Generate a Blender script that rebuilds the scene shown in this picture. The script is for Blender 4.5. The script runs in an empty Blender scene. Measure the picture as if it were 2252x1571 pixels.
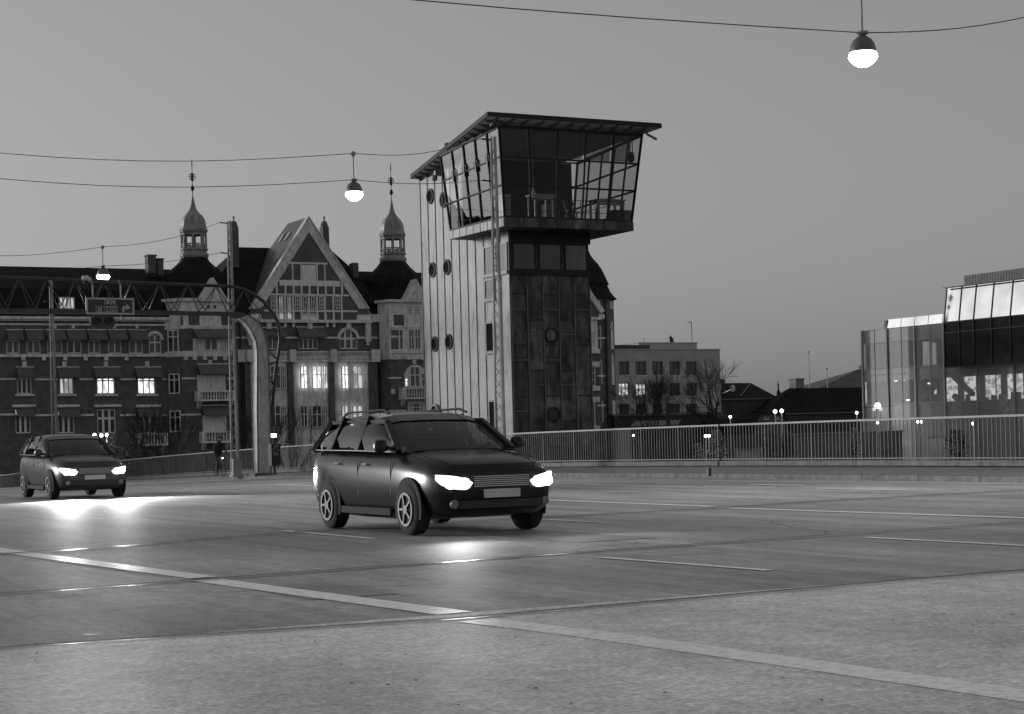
import bpy, bmesh, math, random
from mathutils import Vector, Matrix
R_ = math.radians
scene = bpy.context.scene
col = scene.collection
random.seed(7)

# ---------------------------------------------------------------- camera, sky, sun, exposure
# world axes: x runs across the bridge, y along it, z up (road = 0 near the camera)
F, PW, PH = 4000.0, 2252.0, 1571.0
ROLL, HV, EYE = R_(1.5), 169.5, 1.3
RX, RY = 0.883, -0.4694           # camera right in x, y
FX, FY = 0.4694, 0.883            # camera forward in x, y
cr, sr = math.cos(ROLL), math.sin(ROLL)
cam_d = bpy.data.cameras.new('camera')
cam = bpy.data.objects.new('camera', cam_d); col.objects.link(cam)
cam_d.sensor_width = 36.0
cam_d.lens = 36.0 * F / PW
cam_d.shift_x = -HV * sr / PW
cam_d.shift_y = HV * cr / PW
cam_d.clip_start = 0.1; cam_d.clip_end = 6000
Xc = Vector((RX * cr, RY * cr, -sr)); Yc = Vector((RX * sr, RY * sr, cr)); Zc = Vector((-FX, -FY, 0))
m = Matrix.Identity(4)
for i in range(3):
    m[i][0], m[i][1], m[i][2] = Xc[i], Yc[i], Zc[i]
m[0][3], m[1][3], m[2][3] = 0, 0, EYE
cam.matrix_world = m
scene.camera = cam

SUN_EL, SUN_AZ = R_(8.0), R_(-38)   # azimuth clockwise from +y
world = bpy.data.worlds.new("World"); scene.world = world
world.use_nodes = True
wn, wl = world.node_tree.nodes, world.node_tree.links
for n in list(wn): wn.remove(n)
wo = wn.new('ShaderNodeOutputWorld'); bg = wn.new('ShaderNodeBackground')
sky = wn.new('ShaderNodeTexSky'); sky.sky_type = 'NISHITA'; sky.sun_disc = False
sky.sun_elevation = SUN_EL; sky.sun_rotation = SUN_AZ
sky.air_density = 2.0; sky.dust_density = 1.0; sky.ozone_density = 1.0
bw = wn.new('ShaderNodeRGBToBW')               # the photograph is black and white
wl.new(sky.outputs[0], bw.inputs[0]); ml = wn.new('ShaderNodeMath'); ml.operation = 'MULTIPLY_ADD'; ml.inputs[1].default_value = 0.75; ml.inputs[2].default_value = 0.80   # even term added to the sky to brighten ground and facades
wl.new(bw.outputs[0], ml.inputs[0]); wl.new(ml.outputs[0], bg.inputs[0]); bg.inputs[1].default_value = 0.12
wl.new(bg.outputs[0], wo.inputs[0])

sun_d = bpy.data.lights.new('sun', 'SUN'); sun_d.energy = 1.6; sun_d.angle = R_(9)
sun = bpy.data.objects.new('sun', sun_d); col.objects.link(sun)
sdir = Vector((math.sin(SUN_AZ) * math.cos(SUN_EL), math.cos(SUN_AZ) * math.cos(SUN_EL), math.sin(SUN_EL)))
sun.rotation_euler = sdir.to_track_quat('Z', 'Y').to_euler()

scene.view_settings.view_transform = 'Standard'
scene.view_settings.look = 'None'
scene.view_settings.exposure = -0.10
scene.view_settings.gamma = 1.0

# ---------------------------------------------------------------- measuring the photograph
def ray(px, py):
    u, v = px - PW / 2, PH / 2 - py
    X = (u * cr + v * sr) / F
    Z = (-u * sr + v * cr + HV) / F
    return Vector((X * RX + FX, X * RY + FY, Z))
def on_x(px, py, x):
    d = ray(px, py); k = x / d.x; return Vector((x, d.y * k, d.z * k + EYE))
def on_y(px, py, y):
    d = ray(px, py); k = y / d.y; return Vector((d.x * k, y, d.z * k + EYE))
def zroad(y):
    return max(-2.19, -0.0002 * max(0.0, y - 32.0) ** 2)
def on_road(px, py, h=0.0):
    d = ray(px, py); z = 0.0
    for _ in range(12):
        k = (z + h - EYE) / d.z; z = zroad(d.y * k)
    return Vector((d.x * k, d.y * k, z + h))
def FR(px0, py0, px1, py1, S):
    mx, my = (px0 + px1) / 2, (py0 + py1) / 2
    return (on_y(px0, my, S).x, on_y(mx, py1, S).z, on_y(px1, my, S).x, on_y(mx, py0, S).z)

# ---------------------------------------------------------------- materials
MATS = {}
def M(name, c, rough=0.65, var=0.2, scale=2.0, bump=0.0, metal=0.0, stretch=(1, 1, 1), spec=0.5, detail=6, lo=0.3, hi=0.7):
    if name in MATS: return MATS[name]
    mt = bpy.data.materials.new(name); mt.use_nodes = True
    nt = mt.node_tree; N, L = nt.nodes, nt.links
    b = N['Principled BSDF']
    b.inputs['Roughness'].default_value = rough; b.inputs['Metallic'].default_value = metal
    b.inputs['Specular IOR Level'].default_value = spec
    tc = N.new('ShaderNodeTexCoord'); mp = N.new('ShaderNodeMapping'); mp.inputs['Scale'].default_value = stretch
    L.new(tc.outputs['Object'], mp.inputs[0])
    no = N.new('ShaderNodeTexNoise'); no.inputs['Scale'].default_value = scale; no.inputs['Detail'].default_value = detail
    L.new(mp.outputs[0], no.inputs['Vector'])
    ra = N.new('ShaderNodeValToRGB')
    a, d = c * (1 - var), c * (1 + var)
    ra.color_ramp.elements[0].color = (a, a, a, 1); ra.color_ramp.elements[1].color = (d, d, d, 1)
    ra.color_ramp.elements[0].position = lo; ra.color_ramp.elements[1].position = hi
    L.new(no.outputs['Fac'], ra.inputs[0]); L.new(ra.outputs[0], b.inputs['Base Color'])
    if bump:
        bu = N.new('ShaderNodeBump'); bu.inputs['Strength'].default_value = bump; bu.inputs['Distance'].default_value = 0.02
        L.new(no.outputs['Fac'], bu.inputs['Height']); L.new(bu.outputs[0], b.inputs['Normal'])
    MATS[name] = mt
    return mt
def mix_mult(mt, node_out, fac=1.0):
    """multiply the present base colour by another pattern"""
    nt = mt.node_tree; N, L = nt.nodes, nt.links; b = N['Principled BSDF']
    src = b.inputs['Base Color'].links[0].from_socket
    mx = N.new('ShaderNodeMix'); mx.data_type = 'RGBA'; mx.blend_type = 'MULTIPLY'; mx.inputs[0].default_value = fac
    L.new(src, mx.inputs[6]); L.new(node_out, mx.inputs[7]); L.new(mx.outputs[2], b.inputs['Base Color'])
def pattern(mt, scale, stretch, c0, c1, lo, hi, fac=1.0, detail=4, rough=0.6):
    nt = mt.node_tree; N, L = nt.nodes, nt.links
    tc = N.new('ShaderNodeTexCoord'); mp = N.new('ShaderNodeMapping'); mp.inputs['Scale'].default_value = stretch
    L.new(tc.outputs['Object'], mp.inputs[0])
    no = N.new('ShaderNodeTexNoise'); no.inputs['Scale'].default_value = scale; no.inputs['Detail'].default_value = detail
    no.inputs['Roughness'].default_value = rough
    L.new(mp.outputs[0], no.inputs['Vector'])
    ra = N.new('ShaderNodeValToRGB')
    ra.color_ramp.elements[0].color = (c0, c0, c0, 1); ra.color_ramp.elements[1].color = (c1, c1, c1, 1)
    ra.color_ramp.elements[0].position = lo; ra.color_ramp.elements[1].position = hi
    L.new(no.outputs['Fac'], ra.inputs[0])
    mix_mult(mt, ra.outputs[0], fac)
def EM(name, strength, var=0.0, scale=1.0, stretch=(1, 1, 1), base=1.0):
    if name in MATS: return MATS[name]
    mt = bpy.data.materials.new(name); mt.use_nodes = True
    N, L = mt.node_tree.nodes, mt.node_tree.links
    b = N['Principled BSDF']; b.inputs['Base Color'].default_value = (0.1, 0.1, 0.1, 1)
    b.inputs['Roughness'].default_value = 0.3
    b.inputs['Emission Color'].default_value = (base, base, base, 1)
    b.inputs['Emission Strength'].default_value = strength
    if var:
        tc = N.new('ShaderNodeTexCoord'); mp = N.new('ShaderNodeMapping'); mp.inputs['Scale'].default_value = stretch
        no = N.new('ShaderNodeTexNoise'); no.inputs['Scale'].default_value = scale; no.inputs['Detail'].default_value = 2
        ra = N.new('ShaderNodeValToRGB'); lo = 1 - var
        ra.color_ramp.elements[0].color = (lo, lo, lo, 1); ra.color_ramp.elements[1].color = (1, 1, 1, 1)
        ra.color_ramp.elements[0].position = 0.42; ra.color_ramp.elements[1].position = 0.56
        L.new(tc.outputs['Object'], mp.inputs[0]); L.new(mp.outputs[0], no.inputs['Vector'])
        L.new(no.outputs['Fac'], ra.inputs[0]); L.new(ra.outputs[0], b.inputs['Emission Color'])
    MATS[name] = mt
    return mt
def GLASS(name, tint=0.85, refl=1.0, rough=0.02, ior=1.5, veil=0.0, veil_col=0.3):
    """single thin sheet of glass: transparent, mirror at grazing angles"""
    if name in MATS: return MATS[name]
    mt = bpy.data.materials.new(name); mt.use_nodes = True
    N, L = mt.node_tree.nodes, mt.node_tree.links
    for n in list(N): N.remove(n)
    o = N.new('ShaderNodeOutputMaterial'); mx = N.new('ShaderNodeMixShader')
    tr = N.new('ShaderNodeBsdfTransparent'); tr.inputs[0].default_value = (tint, tint, tint, 1)
    gl = N.new('ShaderNodeBsdfGlossy'); gl.inputs['Roughness'].default_value = rough
    gl.inputs[0].default_value = (refl, refl, refl, 1)
    lw = N.new('ShaderNodeLayerWeight'); lw.inputs[0].default_value = 0.5
    p5 = N.new('ShaderNodeMath'); p5.operation = 'POWER'; p5.inputs[1].default_value = 5
    f0 = ((ior - 1) / (ior + 1)) ** 2 * 1.9
    ma = N.new('ShaderNodeMath'); ma.operation = 'MULTIPLY_ADD'; ma.inputs[1].default_value = 1 - f0; ma.inputs[2].default_value = f0
    L.new(lw.outputs['Facing'], p5.inputs[0]); L.new(p5.outputs[0], ma.inputs[0]); L.new(ma.outputs[0], mx.inputs[0])
    if veil:
        df = N.new('ShaderNodeBsdfDiffuse'); df.inputs[0].default_value = (veil_col, veil_col, veil_col, 1)
        m2 = N.new('ShaderNodeMixShader'); m2.inputs[0].default_value = veil
        L.new(tr.outputs[0], m2.inputs[1]); L.new(df.outputs[0], m2.inputs[2]); tr = m2
    L.new(tr.outputs[0], mx.inputs[1]); L.new(gl.outputs[0], mx.inputs[2])
    L.new(mx.outputs[0], o.inputs[0])
    MATS[name] = mt
    return mt

m_asph = M('asphalt', 0.50, 0.62, 0.40, 60, 0.10, detail=4, spec=.3)
pattern(m_asph, 1.5, (1.3, 0.06, 1), 0.66, 1.12, 0.34, 0.66, detail=6)
pattern(m_asph, 7, (1.4, 0.5, 1), 0.72, 1.15, 0.38, 0.66, detail=6, rough=.75)
pattern(m_asph, 0.30, (1, 0.5, 1), 0.65, 1.1, 0.38, 0.62)
m_aggr = M('aggregate_deck', 0.84, 0.55, 0.27, 26, 0.2, detail=3, lo=0.35, hi=0.68)
pattern(m_aggr, 6, (1, 1, 1), 0.74, 1.12, 0.36, 0.66, detail=7, rough=.7)
pattern(m_aggr, 0.7, (1, .6, 1), 0.70, 1.08, 0.35, 0.62, detail=6)
pattern(m_aggr, 2.0, (1, 1, 1), 0.55, 1.0, 0.24, 0.36, detail=7)
m_paint = M('road_paint', 0.88, 0.42, 0.25, 14, 0.1, lo=0.25, hi=0.6)
pattern(m_paint, 30, (1, 1, 1), 0.7, 1.0, 0.28, 0.42)
m_joint = M('joint_rubber', 0.02, 0.6, 0.3, 5)
m_jsteel = M('joint_steel', 0.35, 0.3, 0.3, 5, metal=0.7)
m_pave = M('pavement', 0.17, 0.4, 0.2, 40, 0.08)
pattern(m_pave, 0.8, (1.5, 0.3, 1), 0.75, 1.1, 0.35, 0.65)
m_kerb = M('kerb_stone', 0.15, 0.7, 0.4, 5, 0.2, detail=8)
m_ground = M('quay_ground', 0.045, 0.8, 0.4, 0.3)
m_brick = M('dark_brick', 0.11, 0.8, 0.3, 1.6, 0)
m_stone = M('pale_sandstone', 0.72, 0.75, 0.16, 1.4, 0.1)
pattern(m_stone, 2.2, (1.5, 1.5, 0.35), 0.72, 1.05, 0.35, 0.6)
m_render = M('grey_render', 0.42, 0.8, 0.15, 0.8)
m_slate = M('dark_slate', 0.016, 0.8, 0.4, 1.2, 0.2, spec=0.15)
m_slate2 = M('grey_roof_sheet', 0.10, 0.6, 0.3, 0.8, 0.1)
m_copper = M('weathered_copper', 0.26, 0.5, 0.35, 1.5, 0.1, stretch=(1.5, 1.5, 0.4))
m_wood = M('white_window_paint', 0.75, 0.6, 0.1, 3)
m_pane = M('dark_window_glass', 0.022, 0.12, 0.5, 0.6)
m_port = M('porthole_glass', 0.012, 0.8, 0.4, 2, spec=0.05)
m_pane2 = M('curtained_window_glass', 0.10, 0.2, 0.6, 1.4, stretch=(3, 3, 0.3))
m_lit = EM('lit_room_bright', 1.9, 0.62, 1.3, (2.2, 1, 0.8))
m_lit2 = EM('lit_room_dim', 0.62, 0.6, 1.0, (2.4, 1, 0.6))
m_awn = M('grey_awning_cloth', 0.12, 0.9, 0.15, 1.0)
m_iron = M('black_iron', 0.02, 0.5, 0.3, 3)
m_zinc = M('tower_metal_sheet', 0.37, 0.55, 0.14, 1.1, 0.05, metal=0.0)
pattern(m_zinc, 1.3, (1, 2.0, 0.5), 0.40, 1.08, 0.34, 0.50, detail=8, rough=.7)
m_soot_shade = M('sooty_shaded_sheet', 0.13, 0.6, 0.55, 1.5, 0.1, stretch=(1, 1, 0.6))  # soot stains plus the shade of the end face, both in the colour
pattern(m_soot_shade, 0.9, (1, 1, 0.6), 0.25, 1.25, 0.36, 0.62, detail=7)
def panels(mt, c0, c1, w, h, seam):
    """staggered metal sheets, each with its own weathered tone (x-z plane)"""
    nt = mt.node_tree; N, L = nt.nodes, nt.links
    tc = N.new('ShaderNodeTexCoord'); sp = N.new('ShaderNodeSeparateXYZ'); cb = N.new('ShaderNodeCombineXYZ')
    L.new(tc.outputs['Object'], sp.inputs[0]); L.new(sp.outputs['Z'], cb.inputs[0]); L.new(sp.outputs['X'], cb.inputs[1])
    bk = N.new('ShaderNodeTexBrick'); bk.offset = 0.5; bk.inputs['Scale'].default_value = 1.0
    bk.inputs['Color1'].default_value = (c0, c0, c0, 1); bk.inputs['Color2'].default_value = (c1, c1, c1, 1); bk.inputs['Mortar'].default_value = (.25, .25, .25, 1)
    bk.inputs['Mortar Size'].default_value = seam; bk.inputs['Brick Width'].default_value = w; bk.inputs['Row Height'].default_value = h; bk.inputs['Bias'].default_value = 0.0
    L.new(cb.outputs[0], bk.inputs['Vector']); mix_mult(mt, bk.outputs['Color'])
panels(m_soot_shade, .45, 1.35, 1.98, .704, .035)
pattern(m_soot_shade, 2.6, (1, 1, .45), .22, 1.25, .38, .58, detail=9, rough=.7)
m_seam = M('standing_seam_metal', 0.15, 0.5, 0.2, 2)
m_dframe = M('dark_steel_frame', 0.03, 0.6, 0.3, 3, spec=0.2)
m_lframe = M('grey_steel_frame', 0.16, 0.5, 0.3, 3)
m_pipe = M('galvanised_steel', 0.30, 0.45, 0.25, 2.0, metal=0.25)
m_gantry = M('gantry_paint', 0.48, 0.5, 0.15, 2)
pattern(m_gantry, 6, (1.5, 1, 0.5), 0.72, 1.08, 0.35, 0.55)
m_gdark = M('gantry_tube_paint', 0.05, 0.45, 0.3, 3)
m_rail = M('railing_paint', 0.30, 0.5, 0.2, 4)
m_bar = M('railing_bar_paint', 0.09, 0.5, 0.3, 4)
m_bark = M('bark', 0.025, 0.9, 0.4, 4)
m_leaf = M('evergreen_leaf', 0.06, 0.6, 0.6, 3)
m_car = M('dark_car_paint', 0.014, 0.24, 0.1, 2, spec=0.32)
m_car2 = M('grey_car_paint', 0.06, 0.26, 0.1, 2, spec=0.35)
m_carglass = M('car_window_glass', 0.012, 0.12, 0.3, 2, spec=0.3)
m_tyre = M('tyre_rubber', 0.018, 0.8, 0.3, 10)
m_rim = M('alloy_rim', 0.14, 0.45, 0.1, 5, metal=0.8)
m_chrome = M('chrome_trim', 0.6, 0.15, 0.05, 5, metal=1.0)
m_plastic = M('black_plastic', 0.02, 0.5, 0.3, 8)
m_white = M('white_enamel', 0.55, 0.4, 0.08, 3)
m_signdark = M('sign_face_dark', 0.035, 0.4, 0.1, 3)
m_signlight = M('sign_face_pale', 0.42, 0.4, 0.06, 3)
m_shade = M('lamp_shade_enamel', 0.12, 0.4, 0.15, 6)
m_bulb = EM('lamp_glow', 14.0)
m_head = EM('headlight_glow', 12.0)
m_lens = EM('headlight_lens', 2.2)
m_globe = EM('globe_glow', 9.0)
m_cloth = M('dark_cloth', 0.02, 0.9, 0.3, 8)
m_skin = M('skin', 0.25, 0.6, 0.1, 8)

# ---------------------------------------------------------------- mesh helpers
def woff(o):
    v = Vector((0, 0, 0))
    while o is not None:
        v += o.location; o = o.parent
    return v
class MB:
    def __init__(s): s.v, s.f, s.cuts = [], [], []
    def add(s, vs, fs):
        k = len(s.v); s.cuts.append((k, len(s.f))); s.v += [tuple(v) for v in vs]; s.f += [tuple(i + k for i in f) for f in fs]
    def box(s, x0, y0, z0, x1, y1, z1):
        if x0 > x1: x0, x1 = x1, x0
        if y0 > y1: y0, y1 = y1, y0
        if z0 > z1: z0, z1 = z1, z0
        s.add([(x0, y0, z0), (x1, y0, z0), (x1, y1, z0), (x0, y1, z0), (x0, y0, z1), (x1, y0, z1), (x1, y1, z1), (x0, y1, z1)],
              [(0, 3, 2, 1), (4, 5, 6, 7), (0, 1, 5, 4), (1, 2, 6, 5), (2, 3, 7, 6), (3, 0, 4, 7)])
    def quad(s, a, b, c, d): s.add([a, b, c, d], [(0, 1, 2, 3)])
    def xz(s, pts, y0, y1):
        """outline in the x-z plane extruded along y"""
        n = len(pts)
        s.add([(x, y0, z) for x, z in pts] + [(x, y1, z) for x, z in pts],
              [tuple(range(n)), tuple(range(2 * n - 1, n - 1, -1))] + [(i, i + n, (i + 1) % n + n, (i + 1) % n) for i in range(n)])
    def yz(s, pts, x0, x1):
        n = len(pts)
        s.add([(x0, y, z) for y, z in pts] + [(x1, y, z) for y, z in pts],
              [tuple(range(n)), tuple(range(2 * n - 1, n - 1, -1))] + [(i, i + n, (i + 1) % n + n, (i + 1) % n) for i in range(n)])
    def xy(s, pts, z0, z1):
        n = len(pts)
        s.add([(x, y, z0) for x, y in pts] + [(x, y, z1) for x, y in pts],
              [tuple(range(n - 1, -1, -1)), tuple(range(n, 2 * n))] + [(i, (i + 1) % n, (i + 1) % n + n, i + n) for i in range(n)])
    def bar(s, a, b, w, d=None, n=4, w2=None):
        """straight bar of n sides"""
        a, b = Vector(a), Vector(b); ax = (b - a)
        if ax.length < 1e-6: return
        ax.normalize(); up = Vector((0, 0, 1)) if abs(ax.z) < 0.9 else Vector((0, 1, 0))
        p = ax.cross(up).normalized(); q = ax.cross(p)
        d = w if d is None else d; r2 = 1.0 if w2 is None else w2 / w
        off = math.pi / 4 if n == 4 else 0; k = math.sqrt(2) if n == 4 else 1
        ra = [(p * math.cos(off + 2 * math.pi * i / n) * w / 2 * k + q * math.sin(off + 2 * math.pi * i / n) * d / 2 * k) for i in range(n)]
        s.add([a + v for v in ra] + [b + v * r2 for v in ra],
              [tuple(range(n)), tuple(range(2 * n - 1, n - 1, -1))] + [(i, i + n, (i + 1) % n + n, (i + 1) % n) for i in range(n)])
    def tube(s, pts, r, n=8):
        """smooth pipe through points, r one radius or one per point"""
        pts = [Vector(p) for p in pts]; rs = r if isinstance(r, (list, tuple)) else [r] * len(pts)
        prev = None; vs = []; K = len(pts)
        for i, p in enumerate(pts):
            t = (pts[min(i + 1, K - 1)] - pts[max(i - 1, 0)]).normalized()
            if prev is None:
                up = Vector((0, 0, 1)) if abs(t.z) < 0.9 else Vector((0, 1, 0)); a = t.cross(up).normalized()
            else: a = (prev - t * prev.dot(t)).normalized()
            prev = a; b = t.cross(a)
            vs += [p + (a * math.cos(2 * math.pi * j / n) + b * math.sin(2 * math.pi * j / n)) * rs[i] for j in range(n)]
        fs = [(i * n + j, i * n + (j + 1) % n, (i + 1) * n + (j + 1) % n, (i + 1) * n + j) for i in range(K - 1) for j in range(n)]
        fs += [tuple(range(n - 1, -1, -1)), tuple(range((K - 1) * n, K * n))]
        s.add(vs, fs)
    def lathe(s, c, prof, n=16, ph=0.0):
        c = Vector(c); vs = []
        for r, z in prof:
            vs += [(c.x + r * math.cos(ph + 2 * math.pi * j / n), c.y + r * math.sin(ph + 2 * math.pi * j / n), c.z + z) for j in range(n)]
        K = len(prof)
        fs = [(i * n + j, i * n + (j + 1) % n, (i + 1) * n + (j + 1) % n, (i + 1) * n + j) for i in range(K - 1) for j in range(n)]
        fs += [tuple(range(n - 1, -1, -1)), tuple(range((K - 1) * n, K * n))]
        s.add(vs, fs)
    def disc(s, c, r, axis, th, n=24):
        """short cylinder along axis 'x' or 'y'"""
        c = Vector(c); vs = []
        for k in (0, th):
            for j in range(n):
                a = 2 * math.pi * j / n
                vs.append((c.x + k, c.y + r * math.cos(a), c.z + r * math.sin(a)) if axis == 'x' else (c.x + r * math.cos(a), c.y + k, c.z + r * math.sin(a)))
        s.add(vs, [tuple(range(n)), tuple(range(2 * n - 1, n - 1, -1))] + [(j, j + n, (j + 1) % n + n, (j + 1) % n) for j in range(n)])
    def ring(s, c, r0, r1, axis, th, n=24):
        c = Vector(c); vs = []
        for k in (0, th):
            for r in (r0, r1):
                for j in range(n):
                    a = 2 * math.pi * j / n
                    vs.append((c.x + k, c.y + r * math.cos(a), c.z + r * math.sin(a)) if axis == 'x' else (c.x + r * math.cos(a), c.y + k, c.z + r * math.sin(a)))
        fs = []
        for j in range(n):
            j2 = (j + 1) % n
            fs += [(j, j2, n + j2, n + j), (2 * n + j, 3 * n + j, 3 * n + j2, 2 * n + j2), (j, 2 * n + j, 2 * n + j2, j2), (n + j, n + j2, 3 * n + j2, 3 * n + j)]
        s.add(vs, fs)
    def build_each(s, name, mat, parent):
        """every shape added becomes a part of its own"""
        for i, (k, f0) in enumerate(s.cuts):
            k1, f1 = s.cuts[i + 1] if i + 1 < len(s.cuts) else (len(s.v), len(s.f))
            p = MB(); p.v = s.v[k:k1]; p.f = [tuple(j - k for j in f) for f in s.f[f0:f1]]; p.build(name, mat, parent)
    def build(s, name, mat, parent=None, smooth=False):
        me = bpy.data.meshes.new(name); o = bpy.data.objects.new(name, me); col.objects.link(o)
        off = Vector((0, 0, 0))
        if parent is not None: off = woff(parent); o.parent = parent
        me.from_pydata([(v[0] - off.x, v[1] - off.y, v[2] - off.z) for v in s.v], [], s.f)
        bm = bmesh.new(); bm.from_mesh(me); bmesh.ops.recalc_face_normals(bm, faces=bm.faces); bm.to_mesh(me); bm.free()
        if smooth:
            for p in me.polygons: p.use_smooth = True
            try: me.set_sharp_from_angle(angle=R_(40))
            except Exception: pass
        me.materials.append(mat)
        return o
def thing(name, label, cat, loc, group=None):
    o = bpy.data.objects.new(name, None); col.objects.link(o); o.location = loc; o.empty_display_size = 0.3
    o['label'] = label; o['category'] = cat
    if group: o['group'] = group
    return o
def tag(o, label, cat, group=None):
    o['label'] = label; o['category'] = cat
    if group: o['group'] = group
    return o
def struct(o): o['kind'] = 'structure'; return o
def pbox(name, mat, par, *b):
    q = MB(); q.box(*b); return q.build(name, mat, par)
def light(name, par, loc, energy, kind='POINT', size=0.15, aim=None, spot=None, blend=0.5):
    d = bpy.data.lights.new(name, kind); d.energy = energy; d.shadow_soft_size = size
    if spot: d.spot_size = R_(spot); d.spot_blend = blend
    o = bpy.data.objects.new(name, d); col.objects.link(o)
    o.location = Vector(loc) - (woff(par) if par else Vector((0, 0, 0))); o.parent = par
    if aim is not None: o.rotation_euler = (-Vector(aim)).to_track_quat('Z', 'Y').to_euler()
    return o

def wall_holes(q, x0, z0, x1, z1, y, holes, depth=0.3, sides=True):
    """upright wall sheet facing -y with recessed openings"""
    xs = sorted({x0, x1} | {h[0] for h in holes} | {h[2] for h in holes}); zs = sorted({z0, z1} | {h[1] for h in holes} | {h[3] for h in holes})
    xs = [x for x in xs if x0 - 1e-6 <= x <= x1 + 1e-6]; zs = [z for z in zs if z0 - 1e-6 <= z <= z1 + 1e-6]
    for i in range(len(xs) - 1):
        for j in range(len(zs) - 1):
            cx, cz = (xs[i] + xs[i + 1]) / 2, (zs[j] + zs[j + 1]) / 2
            if any(h[0] < cx < h[2] and h[1] < cz < h[3] for h in holes): continue
            q.quad((xs[i], y, zs[j]), (xs[i + 1], y, zs[j]), (xs[i + 1], y, zs[j + 1]), (xs[i], y, zs[j + 1]))
    for a, b, c, d in holes:
        q.quad((a, y, b), (a, y + depth, b), (c, y + depth, b), (c, y, b)); q.quad((a, y, d), (c, y, d), (c, y + depth, d), (a, y + depth, d))
        q.quad((a, y, b), (a, y, d), (a, y + depth, d), (a, y + depth, b)); q.quad((c, y, b), (c, y + depth, b), (c, y + depth, d), (c, y, d))
    if sides:
        q.quad((x0, y, z0), (x0, y, z1), (x0, y + depth, z1), (x0, y + depth, z0)); q.quad((x1, y, z0), (x1, y + depth, z0), (x1, y + depth, z1), (x1, y, z1))
        q.quad((x0, y, z1), (x1, y, z1), (x1, y + depth, z1), (x0, y + depth, z1))
def window(par, r, y, pane, nx=2, ny=1, fw=0.10, mw=0.06, mat=None, thick=0.10, transom=None):
    """timber window: frame with glazing bars (part) and its pane (sub-part)"""
    a, b, c, d = r; q = MB()
    q.box(a, y, b, a + fw, y + thick, d); q.box(c - fw, y, b, c, y + thick, d)
    q.box(a + fw, y, b, c - fw, y + thick, b + fw); q.box(a + fw, y, d - fw, c - fw, y + thick, d)
    for i in range(1, nx):
        x = a + (c - a) * i / nx; q.box(x - mw, y + 0.01, b + fw, x + mw, y + thick - 0.01, d - fw)
    if transom:
        z = b + (d - b) * transom; q.box(a + fw, y + 0.005, z - mw, c - fw, y + thick - 0.02, z + mw)
    for j in range(1, ny):
        z = b + (d - b) * j / ny; q.box(a + fw, y + 0.02, z - 0.03, c - fw, y + thick - 0.03, z + 0.03)
    w = q.build('window', mat or m_wood, par)
    g = MB(); g.box(a + fw * 0.5, y + thick - 0.02, b + fw * 0.5, c - fw * 0.5, y + thick + 0.02, d - fw * 0.5); g.build('pane', pane, w)
    return w
# ---------------------------------------------------------------- ground, bridge deck, pavement, markings
KERB, RAIL_X = 27.3, 29.9
q = MB(); q.quad((-3000, -3000, -2.2), (3000, -3000, -2.2), (3000, 5000, -2.2), (-3000, 5000, -2.2)); struct(q.build('ground', m_ground))
ys = [-40, -10, 10] + [20 + 4 * i for i in range(32)] + [160, 400]
q = MB()
for a, b in zip(ys[:-1], ys[1:]):
    for x0, x1 in ((-40, -8), (-8, 8), (8, KERB)):
        q.quad((x0, a, zroad(a)), (x1, a, zroad(a)), (x1, b, zroad(b)), (x0, b, zroad(b)))
struct(q.build('road', m_asph))
q = MB()
for a, b in zip(ys[:-2], ys[1:-1]):
    def pv(y): return zroad(y)
    q.quad((KERB + 0.3, a, pv(a) + 0.13), (RAIL_X + 0.45, a, pv(a) + 0.27), (RAIL_X + 0.45, b, pv(b) + 0.27), (KERB + 0.3, b, pv(b) + 0.13))
    q.quad((RAIL_X + 0.45, a, pv(a) + 0.27), (RAIL_X + 0.45, a, pv(a) - 1.2), (RAIL_X + 0.45, b, pv(b) - 1.2), (RAIL_X + 0.45, b, pv(b) + 0.27))
struct(q.build('pavement', m_pave))
q = MB()
y = -38.0
while y < 150:
    b = y + 1.98; za, zb = zroad(y), zroad(b)
    q.add([(KERB, y, za - .1), (KERB + .3, y, za - .1), (KERB + .3, b, zb - .1), (KERB, b, zb - .1), (KERB + .02, y, za + .125), (KERB + .3, y, za + .134), (KERB + .3, b, zb + .134), (KERB + .02, b, zb + .125)],
          [(0, 3, 2, 1), (4, 5, 6, 7), (0, 1, 5, 4), (1, 2, 6, 5), (2, 3, 7, 6), (3, 0, 4, 7)])
    y += 2.0
struct(q.build('kerb', m_kerb))
# light aggregate deck in front of the near joint
nj = 0.5 * (on_road(100, 1420).y + on_road(2150, 1263).y)
def joint_y(x):
    a, b = on_road(100, 1420), on_road(2150, 1263)
    return a.y + (b.y - a.y) * (x - a.x) / (b.x - a.x)
q = MB(); q.quad((-40, -39, .004), (KERB, -39, .004), (KERB, joint_y(KERB), .004), (-40, joint_y(-40), .004))
struct(q.build('bridge_deck', m_aggr))
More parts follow.
